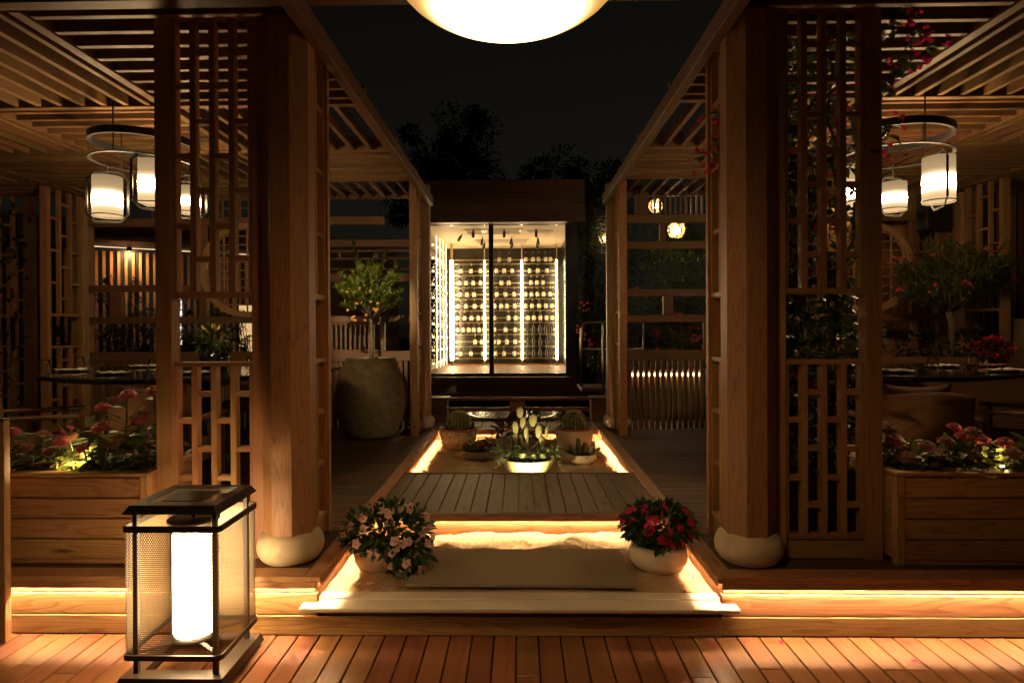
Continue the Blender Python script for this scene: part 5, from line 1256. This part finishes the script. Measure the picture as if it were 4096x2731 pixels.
# far trees
def tree(label, x, y, z0, z1, rx, n, seed):
    global rng; rng = np.random.default_rng(seed); random.seed(seed)
    t = thing('garden_tree', label, 'tree', (x, y, 0), 'dark trees behind the wine room')
    tube('trunk', [(x, y, 0), (x + .1, y, z0), (x, y, z1 - .8)], [.25, .18, .05], M_bark, t, 8)
    k = 26; B, D = [], []
    for _ in range(k):
        a = random.random(); c = Vector((x + random.uniform(-1, 1) * rx * math.sqrt(1 - .55 * a), y + random.uniform(-1, 1), z0 + (z1 - z0) * a))
        tube('limb', [(x, y, z0 + (c.z - z0) * .6), tuple(c)], [.05, .015], M_bark, t, 5)
        rr = random.uniform(.45, .95); b, d = blob_points(n // k, tuple(c), (rr, rr, rr * .8), .2); B.append(b); D.append(d)
    B = np.concatenate(B); D = np.concatenate(D)
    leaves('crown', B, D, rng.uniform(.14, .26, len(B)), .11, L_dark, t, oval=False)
tree('tallest dark tree silhouette left above the wine room', -2.6, 30, 7.2, 11.7, 1.5, 5200, 31)
tree('rounded dark tree silhouette at the far left above the wine room', -4.3, 30, 6.8, 10.9, 1.6, 5200, 32)
tree('low dark tree silhouette behind the wine room roof', .3, 31, 6.4, 9.6, 2.2, 5200, 33)
tree('dark tree silhouette right of the wine room roof', 3.2, 29, 6.0, 9.6, 2.2, 5200, 34)
# stone steps with handrail
sp = thing('stone_stairs', 'dim stone stairs climbing behind the right fence', 'stairs', (2.0, 11.5, 0))
M_step = plain('mossy_stone', (.15, .13, .075), .9, nscale=9, namt=.35, bump=.7, bscale=30)
for k in range(8):
    for q, (a, c) in enumerate(((1.55, 2.0), (2.005, 2.35))): board('stone_step', a, c, 10.9 + k * .34, 11.3 + k * .34, .62 + k * .17 + .005 * q, .785 + k * .17 + .005 * q, M_step, sp, 'x', .015)
board('side_block', 1.5, 2.5, 10.86, 13.6, .05, .61, M_step, sp, 'y')
hr = thing('steel_handrail', 'steel tube handrail in front of the garden stairs', 'handrail', (1.6, 9.9, .3))
tube('top_rail', [(.98, 9.8, .70), (.98, 9.8, 1.60), (1.0, 9.8, 1.67), (1.06, 9.8, 1.70), (2.6, 9.8, 1.70)], .022, M_steel, hr, 10)
tube('mid_rail', [(1.0, 9.8, 1.28), (2.6, 9.8, 1.28)], .014, M_steel, hr, 8)
for x in (1.32, 1.95, 2.55): tube('post', [(x, 9.8, .3), (x, 9.8, 1.69)], .018, M_steel, hr, 8)
ld = thing('timber_landing', 'timber landing beside the wine room steps', 'deck', (2.0, 10.3, .3))
for k in range(4): board('plank', 1.0, 3.2, 9.95 + k * .2, 10.14 + k * .2, .60, .66, M_house, ld)
# lit lavender bed seen through the fence slats
lb = thing('raised_flower_bed', 'led lit raised bed of lavender seen through the right fence slats', 'planter', (2.3, 9.2, .3))
board('back_panel', 1.62, 2.75, 9.32, 9.35, .5, .98, M_clad, lb); board('front_panel', 1.62, 2.75, 9.0, 9.03, .4, .62, M_fence, lb); board('soil', 1.62, 2.75, 9.031, 9.319, .55, .59, M_soil, lb, bev=0)
board('led', 1.64, 2.73, 9.300, 9.312, .90, .935, emit('led_bed', WARM, 18), lb, 'x', 0)
n = 500; b_ = np.stack([rng.uniform(1.64, 2.73, n), rng.uniform(9.06, 9.25, n), np.full(n, .58)], 1); d = rng.normal(0, .25, (n, 3)); d[:, 2] = 1
tag(leaves('lavender', b_, d, rng.uniform(.1, .26, n), .012, L_hedge, None, oval=False, droop=.1), 'green lavender spikes in the lit raised bed', None, None, 'stuff')
# woven globe lamps
M_wick = plain('wicker', (.35, .22, .10), .7)
def globe(x, y, z, r, lab, cordtop):
    t = thing('wicker_globe_lamp', lab, 'lamp', (x, y, z - r), 'woven globe lamps in the garden')
    v, f = [], []
    for k in range(34):
        A = Euler((random.uniform(0, 6), random.uniform(0, 6), random.uniform(0, 6))).to_matrix(); n = 20; o = len(v); rr = r * random.uniform(.9, 1.05)
        for i in range(n):
            q = 2 * PI * i / n; v.append(A @ Vector((rr * math.cos(q), rr * math.sin(q), .002))); v.append(A @ Vector((rr * .985 * math.cos(q), rr * .985 * math.sin(q), -.004)))
        for i in range(n): j = (i + 1) % n; f.append((o + 2 * i, o + 2 * j, o + 2 * j + 1, o + 2 * i + 1))
    mobj('woven_shell', data_mesh('woven_shell', v, f), M_wick, T(x, y, z), t)
    lathe('bulb', [(max(0, r * .42 * math.cos(a)), r * .42 * math.sin(a)) for a in np.linspace(-PI / 2, PI / 2, 9)], emit('globe_bulb', (1, .74, .38), 240), (x, y, z - .01), t, 14)
    bar('cord', (x, y, z + r), (x, y, cordtop), .006, .006, M_black, t)
globe(1.78, 12.85, 3.45, .12, 'woven globe lamp glimmering deep inside the climber right of the wine room', 4.6)
globe(2.08, 9.5, 3.45, .105, 'woven globe lamp glowing behind the upright top slats', 4.2); globe(2.42, 9.6, 3.10, .13, 'woven globe lamp half hidden below the fence beam', 4.2)
arm = tag(bar('lamp_arm', (1.9, 9.55, 4.2), (2.7, 9.55, 4.2), .03, .03, M_black), 'dark overhead arm carrying the woven globe lamps', 'arm')

# ---- left background: slatted wall washed with light
sw = thing('slatted_wall', 'warmly lit vertical slat wall behind the left fence', 'wall', (-6.5, 11.5, 0))
P0, P1 = Vector((-9.2, 10.2, 0)), Vector((-4.2, 13.4, 0)); dv = (P1 - P0).normalized(); nv = Vector((dv.y, -dv.x, 0))
bar('wall_panel', P0 + nv * -.05 + Vector((0, 0, 1.5)), P1 + nv * -.05 + Vector((0, 0, 1.5)), .04, 3.4, M_black, sw, 0)
k = 0
while k * .115 < (P1 - P0).length:
    p = P0 + dv * k * .115; q = mobj('slat', box_mesh(3.0, .06, .045, M_clad, .002), None, T(p.x, p.y, 1.56) @ Matrix.Rotation(math.atan2(dv.y, dv.x), 4, 'Z') @ RX['z'], sw); k += 1
bar('soffit', P0 + nv * .4 + Vector((0, 0, 3.32)), P1 + nv * .4 + Vector((0, 0, 3.32)), 1.1, .34, M_house, sw, 0)
bar('led', P0 + dv * 1.6 + nv * .10 + Vector((0, 0, 3.125)), P1 + nv * .10 + Vector((0, 0, 3.125)), .012, .012, emit('led_wall', WARM, 1.6), sw, 0)
m = P0 + dv * 2.35
spotlight(m.x + nv.x * .26, m.y + nv.y * .26, 3.08, (-nv.x * .35, -nv.y * .35, -1), (1, .66, .30), 1500, 'downlight washing the slat wall behind the left fence', .035)
random.seed(6); rng = np.random.default_rng(6)
def palm(x, y, z0, h, lab, nf=16):
    t = thing('bamboo_shrub', lab, 'shrub', (x, y, z0), 'dark shrubs before the lit slat wall'); B, D = [], []
    for k in range(nf):
        a = random.uniform(0, 6.28); r = random.uniform(.15, .5); hh = h * random.uniform(.6, 1.0)
        pts = [Vector((x, y, z0)), Vector((x + .3 * r * math.cos(a), y + .3 * r * math.sin(a), z0 + hh * .6)), Vector((x + .8 * r * math.cos(a), y + .8 * r * math.sin(a), z0 + hh)), Vector((x + 1.3 * r * math.cos(a), y + 1.3 * r * math.sin(a), z0 + hh * .93))]
        tube('stem', [tuple(p) for p in pts], .006, M_bark, t, 4)
        for _ in range(60):
            q = random.random() ** .6 * 2.999; i = int(q); p = pts[i].lerp(pts[i + 1], q - i); B.append(p); D.append(Vector((random.gauss(0, 1), random.gauss(0, 1), random.gauss(-.3, .5))))
    leaves('foliage', np.array(B), np.array(D), rng.uniform(.07, .14, len(B)), .022, L_dark, t, oval=False)
for x, y, h, lab in ((-6.35, 9.9, 2.5, 'tall feathery shrub silhouetted on the lit slat wall'), (-5.9, 9.6, 1.9, 'dark shrub right of the feathery one behind the left fence'), (-6.9, 9.6, 1.7, 'dark shrub left of the feathery one behind the left fence'), (-4.9, 9.4, 2.2, 'dark shrub behind the left front screen lattice'), (-4.1, 9.5, 1.8, 'dark shrub below the left moon window'), (-3.4, 9.4, 1.7, 'dark shrub behind the left moon window at its right'), (-5.4, 9.3, 1.5, 'low dark shrub behind the table pepper plant'), (-5.85, 10.5, 2.2, 'dense shrub in front of the pale lamp panel'), (-4.55, 10.6, 2.0, 'dense shrub in front of the warm lamp panel')): palm(x, y, .02, h, lab)
lw = thing('lit_lamp_panel', 'bright pale lamp panel glimpsed through the shrubs at left', 'lamp', (-6.1, 11.0, 1.5), 'pale lamp panels behind the shrubs')
board('panel', -6.25, -6.0, 11.0, 11.03, 1.35, 2.25, emit('panel_light', (1, .95, .82), 1.6), lw, 'z', 0)
lw = thing('lit_lamp_panel', 'bright warm lamp panel glimpsed below the left moon window', 'lamp', (-4.8, 11.2, 1.2), 'pale lamp panels behind the shrubs')
board('panel', -5.05, -4.55, 11.2, 11.23, 1.0, 2.05, emit('panel_light2', (1, .62, .26), .8), lw, 'z', 0)
for x0, x1, y, lab in ((-4.0, -1.45, 12.2, 'dark timber service wall behind the citrus tree'),):
    t = thing('service_wall', lab, 'wall', ((x0 + x1) / 2, y, 0))
    for k in range(20): board('plank', x0, x1 - .9, y, y + .03, .05 + k * .16, .05 + k * .16 + .155, M_house, t)

# ---- right background: plank wall and slatted wall
pw = thing('plank_wall', 'upright plank wall behind the right moon window', 'wall', (5.1, 8.7, 0))
for k in range(5):
    x = 4.86 + k * .098; board('plank', x, x + .094, 8.7, 8.73, .3, 3.9, M_clad, pw, 'z')
s2 = thing('slatted_wall', 'dim upright slat wall behind the oleander tree', 'wall', (6.8, 8.7, 0))
board('wall_panel', 5.36, 9.2, 8.74, 8.77, .3, 3.9, M_black, s2, 'x', 0)
for k in range(32): x = 5.37 + k * .1; board('slat', x, x + .055, 8.70, 8.735, .3, 3.9, M_clad, s2, 'z')
s3 = thing('slatted_wall', 'bright slat wall corner glimpsed through the right moon window', 'wall', (6.1, 11.9, 0))
for k in range(16): x = 5.3 + k * .1; board('slat', x, x + .055, 11.9, 11.94, .3, 4.0, M_clad, s3, 'z')
board('wall_panel', 5.2, 7.0, 11.95, 11.98, .3, 4.0, M_black, s3, 'x', 0); board('soffit', 4.4, 7.0, 11.0, 12.0, 4.01, 4.1, M_clad, s3, 'x')
spotlight(6.1, 11.72, 3.9, (0, .2, -1), (1, .74, .36), 420, 'downlight washing the slat wall behind the right moon window', .035)
bush('garden_shrub', 'green shrub lit below the right moon window', 'bush', (6.0, 11.2, 1.9), (.6, .4, .5), 1100, .09, .04, leafmat('moon_shrub_leaf', (.05, .08, .015), (.12, .15, .03), .35))
cn = thing('stone_counter', 'pale veined stone counter at the right picture edge', 'counter', (6.4, 7.4, ZP))
M_marble = plain('veined_marble', (.42, .32, .20), .4, nscale=2.5, namt=.15)
board('stone_front', 6.08, 7.2, 7.35, 7.8, .95, 1.70, M_marble, cn, 'x', .005); board('counter_base', 6.1, 7.2, 7.4, 7.78, ZP, .949, M_fence, cn, 'x')
p = thing('flower_pot', 'small black pot on the stone counter', 'pot', (6.25, 7.5, 1.70)); lathe('pot_body', [(0, 0), (.09, 0), (.10, .16), (.09, .16), (0, .13)], M_pot, (6.25, 7.5, 1.701), p, 24)
t = thing('counter_plant', 'low dark plant in the small pot on the stone counter', 'plant', (6.25, 7.5, 1.84)); b, d = blob_points(200, (6.25, 7.5, 1.90), (.14, .12, .07), .4); leaves('foliage', b, d, .05, .025, L_dark, t)
sk = thing('loudspeaker', 'dark box loudspeaker hanging behind the oleander top', 'speaker', (5.15, 7.85, 2.75)); board('cabinet', 4.98, 5.30, 7.72, 7.92, 2.78, 3.25, M_black, sk, 'z', .01); board('grille', 4.995, 5.285, 7.712, 7.7195, 2.80, 3.23, M_metal, sk, 'z', 0); bar('bracket', (5.14, 7.92, 3.1), (5.14, 7.99, 3.1), .04, .04, M_black, sk)
